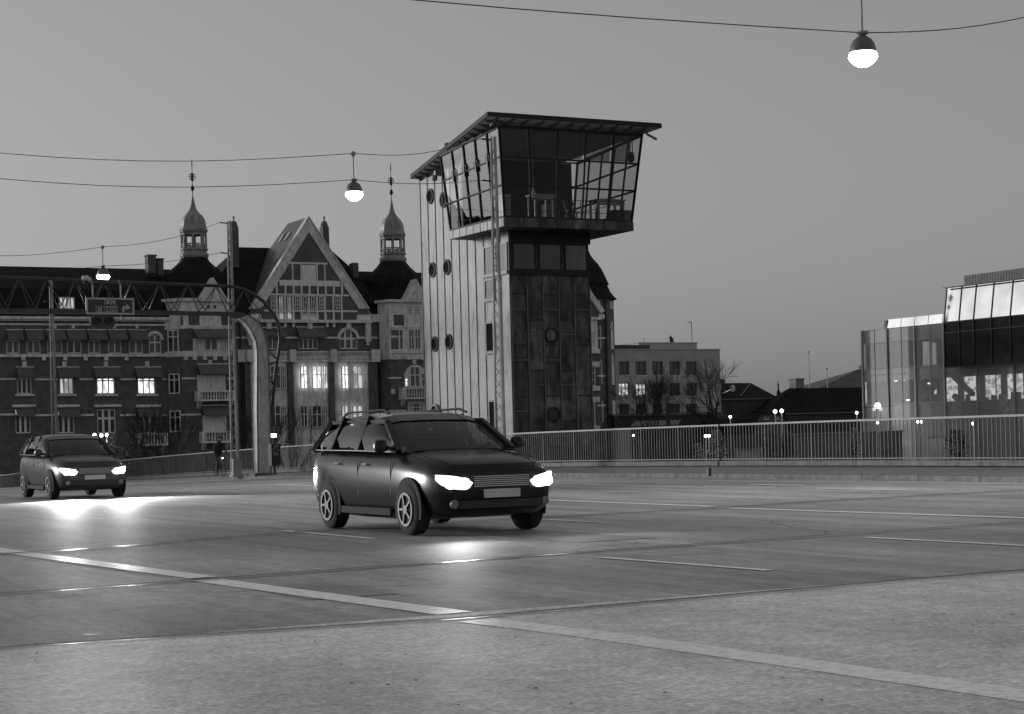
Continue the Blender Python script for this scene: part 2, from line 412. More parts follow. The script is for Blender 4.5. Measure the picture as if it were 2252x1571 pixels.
# painted lines: each strip lies on the road where the photograph shows it
def strip(pts, w, h, dash=None):
    """quads of width w (m) along ground points"""
    q = MB()
    P = [on_road(*p) for p in pts]
    for a, b in zip(P[:-1], P[1:]):
        n = max(1, int((b - a).length / 4))
        for i in range(n):
            c, e = a.lerp(b, i / n), a.lerp(b, (i + 1) / n)
            t = (b - a); t.z = 0; t.normalize(); s = Vector((-t.y, t.x, 0)) * w / 2
            q.quad((c.x - s.x, c.y - s.y, zroad(c.y) + h), (c.x + s.x, c.y + s.y, zroad(c.y) + h), (e.x + s.x, e.y + s.y, zroad(e.y) + h), (e.x - s.x, e.y - s.y, zroad(e.y) + h))
    return q
MARKS = [
    ([(-60, 1203), (104, 1226), (448, 1272)], 0.30), ([(452, 1277), (1000, 1351)], 0.30), ([(1045, 1366), (1300, 1397), (1820, 1470), (2300, 1540)], 0.30),
    ([(1318, 1227), (1694, 1256)], 0.12), ([(1905, 1183), (2280, 1203)], 0.12), ([(623, 1168), (824, 1186)], 0.12),
    ([(1190, 1143), (1335, 1151)], 0.10), ([(1130, 1098), (1568, 1115)], 0.22), ([(1590, 1118), (2270, 1141)], 0.22),
    ([(600, 1066), (780, 1072)], 0.28), ([(1290, 1067), (1450, 1070)], 0.16), ([(1545, 1071), (1700, 1073)], 0.2), ([(1330, 1082), (1490, 1085)], 0.16),
    ([(1560, 1058), (2280, 1066)], 0.16), ([(1650, 1066), (1770, 1068)], 0.25), ([(1810, 1076), (2000, 1079)], 0.16),
    ([(620, 1114), (900, 1128)], 0.12), ([(250, 1090), (560, 1092)], 0.2)]
for i, (p, w) in enumerate(MARKS):
    struct(strip(p, w, 0.008).build('road_marking', m_paint))
JOINTS = [([(-100, 1435), (100, 1420), (1010, 1362), (2150, 1264), (2330, 1250)], 0.06), ([(-100, 1313), (105, 1301), (1200, 1221), (2150, 1156), (2330, 1145)], 0.09),
          ([(-100, 1226), (105, 1213), (800, 1160), (1560, 1119), (1820, 1102), (2330, 1074)], 0.10)]
for p, w in JOINTS:
    struct(strip(p, w, 0.012).build('expansion_joint', m_joint))
    struct(strip([(x, y + (3.2 if y > 1240 else 2.4)) for x, y in p], w * 0.5, 0.013).build('joint_edge', m_jsteel))

for pts, w in (([(184, 1398), (212, 1399)], .06), ([(248, 1422), (275, 1420)], .05), ([(880, 1232), (900, 1231)], .05)):
    struct(strip(pts, w, 0.010).build('road_marking', m_white))
q = MB(); rnd = random.Random(17)                   # grit, leaf scraps and chips lying on the near deck
for i in range(55):
    p = on_road(rnd.uniform(20, 2240), rnd.uniform(1330, 1560) - .0); r = rnd.uniform(.003, .010); q.lathe((p.x, p.y, .004), [(r * .7, 0), (r, r * .25), (r * .5, r * .5)], 5, rnd.random() * 3)
o = tag(q.build('grit', m_joint), 'dark grit and leaf scraps scattered on the near deck', 'grit'); o['kind'] = 'stuff'
def crack(px, py, L, seed):
    rnd = random.Random(seed); p = on_road(px, py); a = rnd.uniform(0, 6.28); q = MB(); pts = [p]
    while L > 0:
        a += rnd.uniform(-.7, .7); st = rnd.uniform(.12, .35); p = p + Vector((math.cos(a) * st, math.sin(a) * st, 0)); pts.append(p); L -= st
    for c, e in zip(pts[:-1], pts[1:]):
        t = (e - c).normalized(); s_ = Vector((-t.y, t.x, 0)) * rnd.uniform(.004, .010); z = zroad(c.y) + .0065
        q.quad((c.x - s_.x, c.y - s_.y, z), (c.x + s_.x, c.y + s_.y, z), (e.x + s_.x, e.y + s_.y, z), (e.x - s_.x, e.y - s_.y, z))
    struct(q.build('road_crack', m_joint))
for i, (px, py, L) in enumerate(((420, 1330, 2.5), (900, 1290, 3), (1600, 1215, 4), (1780, 1180, 3.5))): crack(px, py, L, 40 + i)
for px, py, a, b in ((700, 1300, 1.6, .8), (1250, 1180, 2.5, 1.1)):   # asphalt repairs
    p = on_road(px, py); q = MB(); q.quad((p.x - b / 2, p.y - a / 2, .004), (p.x + b / 2, p.y - a / 2, .004), (p.x + b / 2, p.y + a / 2, .004), (p.x - b / 2, p.y + a / 2, .004)); struct(q.build('road_patch', M('patch_asphalt', .21, .5, .3, 25, .1)))
# ---------------------------------------------------------------- railing sections on the far edge of the bridge
SEC = [(14.0, 43.5), (43.6, 67.0), (67.1, 90.0), (90.1, 113.0), (113.1, 140.0)]
RL = ['bridge railing section at the right end, nearest the glass building', 'bridge railing section in front of the control tower and the office block',
      'bridge railing section between the control tower and the sign gantry', 'bridge railing section left of the gantry foot, behind the cyclist', 'farthest bridge railing section, behind the left hand car']
for (a, b), lab in zip(SEC, RL):
    t = thing('bridge_railing', lab, 'railing', (RAIL_X, (a + b) / 2, zroad((a + b) / 2) + 0.27), 'railing sections along the far edge of the bridge')
    pl, hr, br = MB(), MB(), MB()
    n = int((b - a) / 2.0); 
    for i in range(n):
        c, e = a + (b - a) * i / n, a + (b - a) * (i + 1) / n
        zc, ze = zroad(c) + .262, zroad(e) + .262
        for mbx, x0, x1, l, u in ((pl, -.10, .16, 0, .13), (hr, -.045, .045, 1.14, 1.19), (br, -.025, .025, 0.17, .20)):
            mbx.add([(RAIL_X + x0, c, zc + l), (RAIL_X + x1, c, zc + l), (RAIL_X + x1, e, ze + l), (RAIL_X + x0, e, ze + l), (RAIL_X + x0, c, zc + u), (RAIL_X + x1, c, zc + u), (RAIL_X + x1, e, ze + u), (RAIL_X + x0, e, ze + u)],
                    [(0, 3, 2, 1), (4, 5, 6, 7), (0, 1, 5, 4), (1, 2, 6, 5), (2, 3, 7, 6), (3, 0, 4, 7)])
    k = int((b - a) / 0.15)
    for i in range(k):
        y = a + 0.08 + (b - a - 0.1) * i / k; z = zroad(y) + .262; w = .008
        if i % 14 == 0: w = .016
        br.box(RAIL_X - w, y - w, z + .13, RAIL_X + w, y + w, z + 1.145)
    pl.build('plinth', m_kerb, t); br.build('bar_panel', m_bar, t); hr.build('handrail', m_rail, t)
# small black drain pipe on the kerb and a white marker stick by the railing
p = on_road(1559, 1046, .13)
q = MB(); q.box(p.x - .04, p.y - .05, p.z - .02, p.x + .04, p.y + .05, p.z + .16); q.box(p.x - .055, p.y - .065, p.z + .16, p.x + .055, p.y + .065, p.z + .18)
tag(q.build('kerb_post', m_plastic), 'tiny black post standing on the far kerb', 'post')
# ---------------------------------------------------------------- lattice masts, span wires, hanging lamps
def mast(x, y, top, label):
    g = zroad(y) + .16
    t = thing('lattice_mast', label, 'mast', (x, y, g), 'steel lattice masts along the far pavement')
    ch = [(-.20, .0), (.20, .10), (.02, -.22)]
    H = top - g; fz = [g + .75, g + 3.2, g + 6.2, top]
    def at(c, z):
        k = 1 - 0.62 * (z - g) / H
        return Vector((x + c[0] * k, y + c[1] * k, z))
    for i, c in enumerate(ch):
        q = MB(); q.tube([at(c, g + .2), at(c, (g + top) / 2), at(c, top)], .055 if i == 2 else .042, 8); q.build('chord', m_pipe, t, True)
    q = MB(); z = g + .8; i = 0
    while z < top - .4:
        for a, b in ((0, 2), (2, 1), (1, 0)):
            A, B = (a, b) if i % 2 == 0 else (b, a)
            q.bar(at(ch[A], z), at(ch[B], z + .38), .016)
        z += .38; i += 1
    q.build('lacing', m_pipe, t)
    q = MB(); q.box(x - .24, y - .26, g - .03, x + .24, y + .2, g + .06); q.box(x - .2, y - .24, g + .06, x + .2, y + .14, g + .78); q.build('base_box', m_pipe, t)
    q = MB()
    for z in (top - .1, top - 1.45):
        q.bar((x - .12, y, z), (x - .45, y, z + .02), .05)
    q.build('bracket', m_gdark, t)
    return t
def wires(x, y, top, lamp, left, sag, label_w, label_l):
    """two span wires across the road with a lamp hung from them"""
    L = Vector(lamp)
    up, lo = Vector((L.x, L.y, L.z + 1.35)), Vector((L.x, L.y, L.z + .52))
    A, B = Vector((x - .45, y, top - .08)), Vector((x - .45, y, top - 1.43))
    t = thing('span_wire', label_w, 'wire', up, 'wires spanning the road')
    for s, e, l in ((A, up, left[0]), (B, lo, left[1])):
        q = MB(); pts = [s.lerp(e, i / 8) - Vector((0, 0, .25 * math.sin(math.pi * i / 8) * (1 if s is A else .5))) for i in range(9)]
        l = Vector(l); pts += [e.lerp(l, i / 10) - Vector((0, 0, .35 * math.sin(math.pi * i / 10))) for i in range(1, 11)]
        q.tube(pts, .011, 5); q.build('cable', m_iron, t)
    t2 = thing('hanging_lamp', label_l, 'street lamp', (L.x, L.y, L.z), 'lamps hung over the road')
    q = MB(); q.tube([lo + Vector((0, 0, -.06)), up + Vector((0, 0, .06))], .018, 6); q.lathe(up, [(.03, -.1), (.09, -.02), (.09, .03), (.02, .07)], 10); q.lathe(lo, [(.03, -.06), (.12, -.02), (.12, .02), (.02, .05)], 10); q.build('hanger', m_pipe, t2)
    q = MB(); q.lathe(L, [(.262, .13), (.262, .16), (.238, .28), (.18, .38), (.10, .44), (.05, .47), (.04, .5), (.03, .495), (.085, .42), (.16, .36), (.215, .27), (.24, .16), (.25, .13)], 24); q.build('lamp_shade', m_shade, t2, True)
    q = MB(); q.lathe(L, [(.03, -.15), (.11, -.135), (.19, -.085), (.25, -.02), (.285, .04), (.272, .09), (.256, .14), (.20, .17)], 24); q.build('bulb', m_bulb, t2, True)
    light('lamp_light', t2, L + Vector((0, 0, -.2)), 1100, 'SPOT', .2, (0, 0, -1), 150, .6)
def place_lamp(mx, my, px, py):
    """foot of the lamp where the wire plane y = my meets the pixel"""
    return on_y(px, py, my)
M1 = (27.6, on_x(1103, 1000, 27.6).y); M2 = (27.2, 77.8); M0 = (28.2, 28.0)
top1 = on_y(1087, 302, M1[1]).z
mast(M1[0], M1[1], top1, 'slender steel lattice mast standing in front of the control tower')
top2 = on_y(488, 486, M2[1]).z
mast(M2[0], M2[1], top2, 'steel lattice mast standing just left of the curved gantry leg')
M3 = on_x(121, 960, 27.4)
mast(M3.x, M3.y, on_y(113, 612, M3.y).z, 'steel lattice mast at far left, behind the left hand car')
mast(M0[0], M0[1], 11.2, 'nearest steel lattice mast, just past the right edge of the view')
l1 = place_lamp(*M1, 779, 432)
wires(M1[0], M1[1], top1, l1, (on_y(-200, 318, M1[1]), on_y(-200, 374, M1[1])), .3, 'pair of cables from the tower side mast carrying the middle lamp', 'bell shaped lamp glowing in the sky left of the control tower')
l2 = place_lamp(*M2, 227, 612)
wires(M2[0], M2[1], top2, l2, (on_y(-200, 546, M2[1]), on_y(-200, 571, M2[1])), .3, 'pair of cables from the mast by the gantry to the left', 'small bell lamp glowing just above the direction sign')
l0 = place_lamp(*M0, 1898, 131)
wires(M0[0], M0[1], 11.2, l0, ((l0.x - 26, M0[1], l0.z + 1.6), (l0.x - 26, M0[1], l0.z + .8)), .3, 'pair of cables above the picture carrying the top right lamp', 'largest bell lamp glowing at the top right of the sky')

# ---------------------------------------------------------------- curved sign gantry over the road
GY = 76.7
gp = lambda px, py: (lambda v: (v.x, v.z))(on_y(px, py, GY))
foot = on_y(577, 1042, GY)
gt = thing('sign_gantry', 'curved lattice sign gantry with wide pale leg on the far pavement', 'gantry', (foot.x, GY, foot.z))
OUT = [(-700, 676), (102, 680), (500, 687), (527, 688), (541, 694), (555, 702), (566, 714), (574, 727), (580, 744), (584, 770), (586, 800), (589, 900), (590, 960), (591, 1040)]
INN = [(563, 1040), (562, 960), (561, 900), (561.5, 800), (561, 770), (558, 750), (553, 738), (546, 724), (536, 711), (523, 701), (507, 695), (480, 694), (102, 690), (-700, 686)]
q = MB()
o3 = [gp(*p) for p in OUT]; i3 = [gp(*p) for p in reversed(INN)]
for k in range(len(o3) - 1):
    a, b, c, d = o3[k], o3[k + 1], i3[k + 1], i3[k]
    for yy in (GY - .28, GY + .28): q.quad((a[0], yy, a[1]), (b[0], yy, b[1]), (c[0], yy, c[1]), (d[0], yy, d[1]))
    q.quad((a[0], GY - .28, a[1]), (b[0], GY - .28, b[1]), (b[0], GY + .28, b[1]), (a[0], GY + .28, a[1]))
    q.quad((d[0], GY - .28, d[1]), (d[0], GY + .28, d[1]), (c[0], GY + .28, c[1]), (c[0], GY - .28, c[1]))
leg_from = 3
def split_mesh(k0, k1, name, mat):
    q = MB()
    for k in range(k0, k1):
        a, b, c, d = o3[k], o3[k + 1], i3[k + 1], i3[k]
        for yy in (GY - .28, GY + .28): q.quad((a[0], yy, a[1]), (b[0], yy, b[1]), (c[0], yy, c[1]), (d[0], yy, d[1]))
        q.quad((a[0], GY - .28, a[1]), (b[0], GY - .28, b[1]), (b[0], GY + .28, b[1]), (a[0], GY + .28, a[1]))
        q.quad((d[0], GY - .28, d[1]), (d[0], GY + .28, d[1]), (c[0], GY + .28, c[1]), (c[0], GY - .28, c[1]))
    return q.build(name, mat, gt)
split_mesh(0, 4, 'lower_beam', m_gdark); split_mesh(4, len(o3) - 1, 'leg', m_gantry)
q = MB()                                      # dark flange edges of the leg
for line in (o3, i3):
    for k in range(4, len(line) - 1):
        a, b = line[k], line[k + 1]
        q.bar((a[0], GY - .285, a[1]), (b[0], GY - .285, b[1]), .07, .05); q.bar((a[0], GY + .285, a[1]), (b[0], GY + .285, b[1]), .07, .05)
q.build('flange', m_lframe, gt)
q = MB(); q.box(foot.x - .55, GY - .5, foot.z - .3, foot.x + .5, GY + .5, foot.z + .03); q.build('footing', m_kerb, gt)
TOP = [(-700, 590), (102, 613), (300, 622), (480, 629), (500, 630), (513, 631), (533, 636), (550, 643), (566, 653), (579, 663), (587, 673), (596, 684), (604, 694), (611, 710), (613.5, 724), (616, 744), (615, 757), (613, 777), (610, 790), (606, 815), (603, 850), (600, 883), (597, 930), (594, 980), (592, 1030)]
tp = [Vector((gp(*p)[0], GY, gp(*p)[1])) for p in TOP]
q = MB(); q.tube(tp, .075, 10); q.build('upper_tube', m_gdark, gt, True)
def near(poly, px, py):
    return min(poly, key=lambda p: (p[0] - px) ** 2 + (p[1] - py) ** 2)
q = MB()
bot = [134 + 62 * k for k in range(-9, 7)]; tops = [165 + 62 * k for k in range(-10, 7)]
def ty(px):
    for a, b in zip(TOP[:-1], TOP[1:]):
        if a[0] <= px <= b[0]: return a[1] + (b[1] - a[1]) * (px - a[0]) / (b[0] - a[0])
    return TOP[0][1]
for k, px in enumerate(tops):
    if px > 545: continue
    A = Vector((gp(px, ty(px))[0], GY, gp(px, ty(px))[1]))
    for dx in (-31, 31):
        by = 679 + (px + dx) * .014 if px + dx < 525 else 693
        for yy in (-.24, .24):
            B = gp(px + dx + (4 if yy < 0 else -3), by); q.bar(A, (B[0], GY + yy, B[1]), .045, n=6)
for (ax, ay), bs in (((585, 671), ((545, 694), (566, 710))), ((611, 728), ((575, 724), (583, 748))), ((611, 792), ((586, 770), (588, 805))), ((603, 850), ((587, 822), (589, 876))), ((598, 915), ((589, 895), (590, 940)))):
    A = gp(ax, ay)
    for b in bs:
        for yy in (-.24, .24):
            B = gp(*b); q.bar((A[0], GY, A[1]), (B[0], GY + yy, B[1]), .045, n=6)
q.build_each('lattice_bar', m_gdark, gt)
xl = o3[0][0]; zb = o3[0][1]
q = MB(); q.box(xl - .5, GY - .28, zroad(GY), xl, GY + .28, zb); q.build('leg', m_gantry, gt)

# direction sign and dark lane signal hung on the gantry
def text_mesh(name, s, size, loc, mat, par):
    cu = bpy.data.curves.new(name, 'FONT'); cu.body = s; cu.size = size; cu.extrude = 0.006; cu.align_x = 'CENTER'; cu.align_y = 'CENTER'
    o = bpy.data.objects.new(name, cu); col.objects.link(o)
    dg = bpy.context.evaluated_depsgraph_get(); me = bpy.data.meshes.new_from_object(o.evaluated_get(dg))
    bpy.data.objects.remove(o)
    n = bpy.data.objects.new(name, me); col.objects.link(n); n.parent = par
    n.rotation_euler = (R_(90), 0, 0); n.location = Vector(loc) - woff(par)
    me.materials.clear(); me.materials.append(mat); return n
SY = GY - .45
a, b, c, d = FR(189, 655.5, 295, 692, SY)
sg = thing('direction_sign', 'dark direction sign with white border and right turn arrow on the gantry', 'road sign', ((a + c) / 2, SY, b))
pbox('panel', m_signdark, sg, a + .05, SY, b + .05, c - .05, SY + .06, d - .05)
q = MB(); fw = .075
q.box(a, SY - .02, b, a + fw, SY + .07, d); q.box(c - fw, SY - .02, b, c, SY + .07, d); q.box(a + fw, SY - .02, b, c - fw, SY + .07, b + fw); q.box(a + fw, SY - .02, d - fw, c - fw, SY + .07, d)
q.build('border', m_signlight, sg)
sx = lambda x: a + (c - a) * x; sz = lambda z: b + (d - b) * z
pl_ = pbox('number_plate', m_signlight, sg, sx(.385), SY - .012, sz(.60), sx(.605), SY - .002, sz(.885))
q = MB(); q.ring((sx(.455), SY - .022, sz(.74)), .085, .125, 'y', .008, 24); q.build('ring_symbol', m_signdark, sg)
text_mesh('numeral', '2', .30, (sx(.55), SY - .02, sz(.745)), m_signdark, sg)
q = MB()
x0, x1, z0, z1 = sx(.20), sx(.645), sz(.115), sz(.50); w = .022
q.box(x0, SY - .012, z0, x0 + w, SY - .002, z1); q.box(x1 - w, SY - .012, z0, x1, SY - .002, z1); q.box(x0 + w, SY - .012, z0, x1 - w, SY - .002, z0 + w); q.box(x0 + w, SY - .012, z1 - w, x1 - w, SY - .002, z1)
x0, x1, z0, z1 = sx(.375), sx(.615), sz(.165), sz(.45); w = .014
q.box(x0, SY - .012, z0, x0 + w, SY - .002, z1); q.box(x1 - w, SY - .012, z0, x1, SY - .002, z1); q.box(x0 + w, SY - .012, z0, x1 - w, SY - .002, z0 + w); q.box(x0 + w, SY - .012, z1 - w, x1 - w, SY - .002, z1)
q.build('route_frame', m_signlight, sg)
text_mesh('route_number', 'E20', .26, (sx(.495), SY - .02, sz(.30)), m_signlight, sg)
q = MB(); cx, cz = sx(.285), sz(.30)
for s in (-1, 1):
    q.xz([(cx + s * .015, cz + .10), (cx + s * .045, cz + .10), (cx + s * .10, cz - .13), (cx + s * .03, cz - .13)], SY - .014, SY - .002)
q.box(cx - .10, SY - .02, cz + .04, cx + .10, SY - .015, cz + .065); q.build('motorway_symbol', m_signlight, sg)
AX = [(.745, .16), (.745, .40), (.755, .46), (.775, .50), (.80, .515), (.835, .515), (.835, .67), (.925, .40), (.835, .16 + .12), (.835, .37), (.815, .37), (.80, .35), (.795, .32), (.795, .16)]
q = MB(); q.xz([(sx(x), sz(z)) for x, z in AX], SY - .014, SY - .002); q.build('arrow', m_signlight, sg)
q = MB()
for f in (.165, .745):
    x = sx(f); q.tube([(x, SY + .12, b - .22), (x, SY + .12, d + .55), (x - .05, SY + .05, d + .62), (x - .22, SY - .35, d + .72)], .035, 8)
q.build_each('support_pole', m_pipe, sg)
q = MB()
x = sx(.165) - .35
q.tube([(x - .25, SY - .5, d + .70), (x - .2, SY - .5, d + .76), (x - .05, SY - .46, d + .78), (x + .15, SY - .36, d + .73)], [.05, .12, .13, .06], 10); q.build('sign_lamp', m_white, sg, True)
q = MB(); q.lathe((x - .09, SY - .48, d + .60), [(.06, .06), (.13, .02), (.13, -.04), (.09, -.08), (.02, -.09)], 12); q.build('lamp_lens', m_plastic, sg)
a, b, c, d = FR(199, 694, 254, 722, SY - .02)
ls = thing('lane_signal', 'unlit twin lens lane signal on rounded dark board under the sign', 'traffic signal', ((a + c) / 2, SY, d))
q = MB(); r = .22; pts = []
for cx, cz, s in ((c - r, d - r, 0), (a + r, d - r, 90), (a + r, b + r, 180), (c - r, b + r, 270)):
    pts += [(cx + r * math.cos(R_(s + 15 * i)), cz + r * math.sin(R_(s + 15 * i))) for i in range(7)]
q.xz(pts, SY + .02, SY + .07); q.build('backing_board', M('signal_board_paint', .055, .5, .1, 3), ls)
for px in (213, 239):
    p = on_y(px, 705.5, SY); q = MB(); q.disc((p.x, SY - .03, p.z), .13, 'y', .06); k = q.build('lens', m_iron, ls)
    q = MB(); q.ring((p.x, SY - .14, p.z), .125, .145, 'y', .15); q.build('hood', m_plastic, k)

# lit bollard box, marker stick beside the gantry foot
p = on_road(604, 1043, .2)
bx = thing('signal_cabinet', 'dark sticker covered box on a post with small glowing panel on top', 'cabinet', p)
P_ = lambda px, py: on_y(px, py, p.y)
a_ = P_(594, 1025); c_ = P_(613, 976); pbox('cabinet_box', m_plastic, bx, a_.x, p.y - .2, a_.z, c_.x, p.y + .2, c_.z)
q = MB(); random.seed(3)
for i in range(9):
    x = a_.x + random.random() * (c_.x - a_.x - .12); z = a_.z + (c_.z - a_.z) * (.45 + .45 * random.random()); q.box(x, p.y - .206 - .001 * i, z, x + .08 + .04 * random.random(), p.y - .2, z + .07 + .05 * random.random())
q.build('sticker', M('faded_sticker', .16, .7, .5, 9), bx)
q = MB(); q.tube([(p.x, p.y, p.z), (p.x, p.y, a_.z)], .06, 8); z = P_(602, 963); q.tube([(p.x, p.y, c_.z), (p.x, p.y, z.z)], .05, 8); q.build('post', m_plastic, bx)
z2 = P_(606, 954); z1 = P_(598, 962); pbox('glowing_panel', EM('panel_glow', 5.0), bx, z1.x, p.y - .1, z1.z, z2.x, p.y + .1, z2.z)
p = on_road(619, 1026, .25); q = MB(); q.tube([p, p + Vector((0, 0, .66))], [.03, .025], 8); q.lathe(p + Vector((0, 0, .66)), [(.028, 0), (.02, .03), (.005, .04)], 8)
tag(q.build('marker_post', m_white), 'thin white marker stick beside the railing right of the gantry', 'post')
# ---------------------------------------------------------------- control tower beside the bridge
TX, TY = 33.0, 62.1; TX2, TY2 = 36.55, 70.0; GZ = -2.2
tw = thing('control_tower', 'tall metal clad control tower with overhanging glass cab', 'tower', (TX, TY, GZ))
roof_z = lambda y: 13.08 - 0.076 * (y - 60.0)         # underside of the roof
cab_z0, cab_z1 = 9.16, 9.50
CY1 = 65.5                                            # back of the cab
q = MB(); q.box(TX, TY + .02, GZ, TX2, TY2, cab_z0)   # shaft
q.yz([(CY1, cab_z0), (TY2, cab_z0), (TY2, roof_z(TY2) - .03), (CY1, roof_z(CY1) - .03)], TX, TX2)
q.build('wall', m_zinc, tw)
# bridge side cladding is the wall itself; the gable end's sooty sheets also have its shade put into the colour
pbox('end_wall', m_soot_shade, tw, TX + .03, TY - .02, GZ, TX2, TY + .02, cab_z0)
q = MB()                                              # vertical seams and cross welts on the bridge side
n = 11; wd = (TY2 - TY) / n
random.seed(11)
for i in range(n + 1):
    y = TY + wd * i; zt = cab_z0 if y < CY1 else roof_z(y) - .05
    q.box(TX - .03, y - .013, GZ, TX, y + .013, zt)
q.build('standing_seam', m_seam, tw)
q = MB()
for i in range(n):
    y = TY + wd * i; zt = cab_z0 if y < CY1 else roof_z(y) - .05
    z = GZ + .9 + (1.05 if i % 2 else 0) + .15 * random.random()
    while z < zt - .2:
        q.box(TX - .008, y + .016, z, TX, y + wd - .016, z + .018); z += 2.1
q.build('cross_welt', M('pale_welt', .30, .5, .2, 2), tw)
q = MB(); wd2 = (TX2 - TX) / 5
for i in range(6):
    x = TX + .03 + (TX2 - TX - .03) * i / 5; q.box(x - .02, TY - .05, GZ, x + .02, TY - .02, 7.05)
for i in range(5):
    x = TX + .03 + (TX2 - TX - .03) * i / 5; z = GZ + .4 + (1.0 if i % 2 else 0)
    while z < 6.9:
        q.box(x + .02, TY - .045, z, x + wd2 - .03, TY - .02, z + .035); z += 1.98
q.build('standing_seam', m_seam, tw)
def porthole(c, ax, r, pane=m_port):
    q = MB(); q.ring(c, r - .05, r + .035, ax, .07, 28)
    o = q.build('porthole', m_dframe, tw)
    q = MB(); c2 = Vector(c); 
    if ax == 'x': c2.x += .035
    else: c2.y += .035
    q.disc(c2, r - .04, ax, .02, 28); q.build('pane', pane, o)
for px, py in ((947, 432), (976, 440), (952, 594), (984, 588), (957, 757), (988, 752), (961, 917), (992, 925), (1017, 932)):
    p = on_x(px, py, TX); porthole((TX - .06, p.y, p.z), 'x', .29 if (px, py) != (961, 917) else .34)
for px, py, pn in ((1211, 738, m_pane2), (1216, 912, m_pane)):
    p = on_y(px, py, TY); porthole((p.x, TY - .085, p.z), 'y', .27, pn)
q = MB()                                              # rounded hood over the lowest porthole
p = on_x(960, 912, TX); pts = []
for r in (.44, .36):
    pts.append([(p.y + r * math.cos(R_(a)), p.z + r * math.sin(R_(a))) for a in range(0, 181, 15)])
q.yz(pts[0] + pts[1][::-1], TX - .12, TX); q.build('porthole_hood', m_lframe, tw)
# band of windows below the cab, wrapping the corner
def side_window(px0, px1, py0, py1, pane, nm=0):
    a, b = on_x(px0, (py0 + py1) / 2, TX), on_x(px1, (py0 + py1) / 2, TX); mx = (px0 + px1) / 2
    z1, z0 = on_x(mx, py0, TX).z, on_x(mx, py1, TX).z; y0, y1 = min(a.y, b.y), max(a.y, b.y)
    q = MB(); f = .07
    q.box(TX - .09, y0, z0 - .06, TX - .0, y1, z0 + f); q.box(TX - .07, y0, z1 - f, TX, y1, z1); q.box(TX - .07, y0, z0 + f, TX, y0 + f, z1 - f); q.box(TX - .07, y1 - f, z0 + f, TX, y1, z1 - f)
    for i in range(nm): y = y0 + (y1 - y0) * (i + 1) / (nm + 1); q.box(TX - .06, y - .04, z0 + f, TX, y + .04, z1 - f)
    o = q.build('window', m_lframe, tw); g = MB(); g.box(TX - .035, y0 + f, z0 + f, TX - .015, y1 - f, z1 - f); g.build('pane', pane, o)
side_window(1066, 1118, 538, 604, M('net_curtain_pane', .09, .4, .6, 1.4, stretch=(3, 4, .3), spec=.15), 1)
side_window(1071, 1089, 708, 776, m_port); side_window(1078, 1092, 880, 944, m_port); side_window(1068, 1089, 614, 660, M('panel_infill', .2, .6, .2, 2))
wz = FR(1122, 536, 1293, 596, TY); zz0, zz1 = wz[1], wz[3]
q = MB(); q.box(TX + .05, TY - .10, zz0 - .18, TX2 + .06, TY - .02, zz0); q.box(TX + .05, TY - .09, zz1, TX2 + .06, TY - .02, cab_z0 - .01)
q.build('window_surround', m_dframe, tw)
for i, (p0, p1, pn) in enumerate(((1125, 1177, m_pane), (1183, 1234, m_pane), (1240, 1290, m_pane2))):
    a, _, c, _ = FR(p0, 540, p1, 592, TY)
    q = MB(); f = .06; q.box(a, TY - .07, zz0, a + f, TY - .02, zz1); q.box(c - f, TY - .07, zz0, c, TY - .02, zz1); q.box(a + f, TY - .07, zz0, c - f, TY - .02, zz0 + f); q.box(a + f, TY - .07, zz1 - f, c - f, TY - .02, zz1)
    o = q.build('window', m_dframe, tw); g = MB(); g.box(a + f, TY - .05, zz0 + f, c - f, TY - .03, zz1 - f); g.build('pane', pn, o)
# cab: floor slab, leaning glass walls, roof
BX0, BX1, BY0 = 32.20, 37.82, 60.85
UX0, UX1, UY0 = 31.82, 38.15, 60.42
fl = MB(); fl.box(BX0 - .06, BY0 - .06, cab_z0, BX1 + .06, CY1, cab_z1); fl.build('cab_floor', m_soot_shade, tw)
pbox('fascia_sheet', m_zinc, tw, BX0 - .085, BY0 - .02, cab_z0 + .01, BX0 - .062, CY1 - .01, cab_z1 - .01)
q = MB()
for i in range(8): y = BY0 + .6 * i + .1; q.box(BX0 - .10, y, cab_z0 + .01, BX0 - .086, y + .02, cab_z1 - .01)
for i in range(1, 6): x = BX0 + (BX1 - BX0) * i / 6; q.box(x, BY0 - .08, cab_z0 + .01, x + .02, BY0 - .061, cab_z1 - .01)
q.build('fascia_seam', m_seam, tw)
zt = lambda y: roof_z(y) - .12
def cabp(u, v, side):
    """u along the wall 0..1, v height fraction; front wall, left wall or right wall of the cab"""
    if side == 'f':
        b = Vector((BX0 + (BX1 - BX0) * u, BY0, cab_z1)); t = Vector((UX0 + (UX1 - UX0) * u, UY0, zt(UY0)))
    else:
        bx, ux = (BX0, UX0) if side == 'l' else (BX1, UX1)
        yb, yu = BY0 + (CY1 - BY0) * u, UY0 + (CY1 - UY0) * u
        b = Vector((bx, yb, cab_z1)); t = Vector((ux, yu, zt(yu)))
    return b.lerp(t, v)
m_cg = GLASS('cab_glass', .80, .9, .01, 1.82)
V1, V2 = .355, .660
q = MB()
for s in 'flr':
    for i in range(6):
        q.bar(cabp(i / 5, 0, s), cabp(i / 5, 1, s), .075 if i in (0, 5) else .06)
    for v, w in ((.012, .08), (V1, .065), (V2, .065), (.985, .10)): q.bar(cabp(0, v, s), cabp(1, v, s), w)
q.build('cab_frame', m_dframe, tw)
q = MB()
for i in range(5): q.bar(cabp(i / 5 if i else .02, V1, 'l') + Vector((-.05, 0, 0)), cabp((i + 1) / 5, V1, 'l') + Vector((-.05, 0, 0)), .035)
for i in range(6): q.bar(cabp(i / 5, 0, 'l') + Vector((-.045, 0, 0)), cabp(i / 5, 1, 'l') + Vector((-.045, 0, 0)), .022)
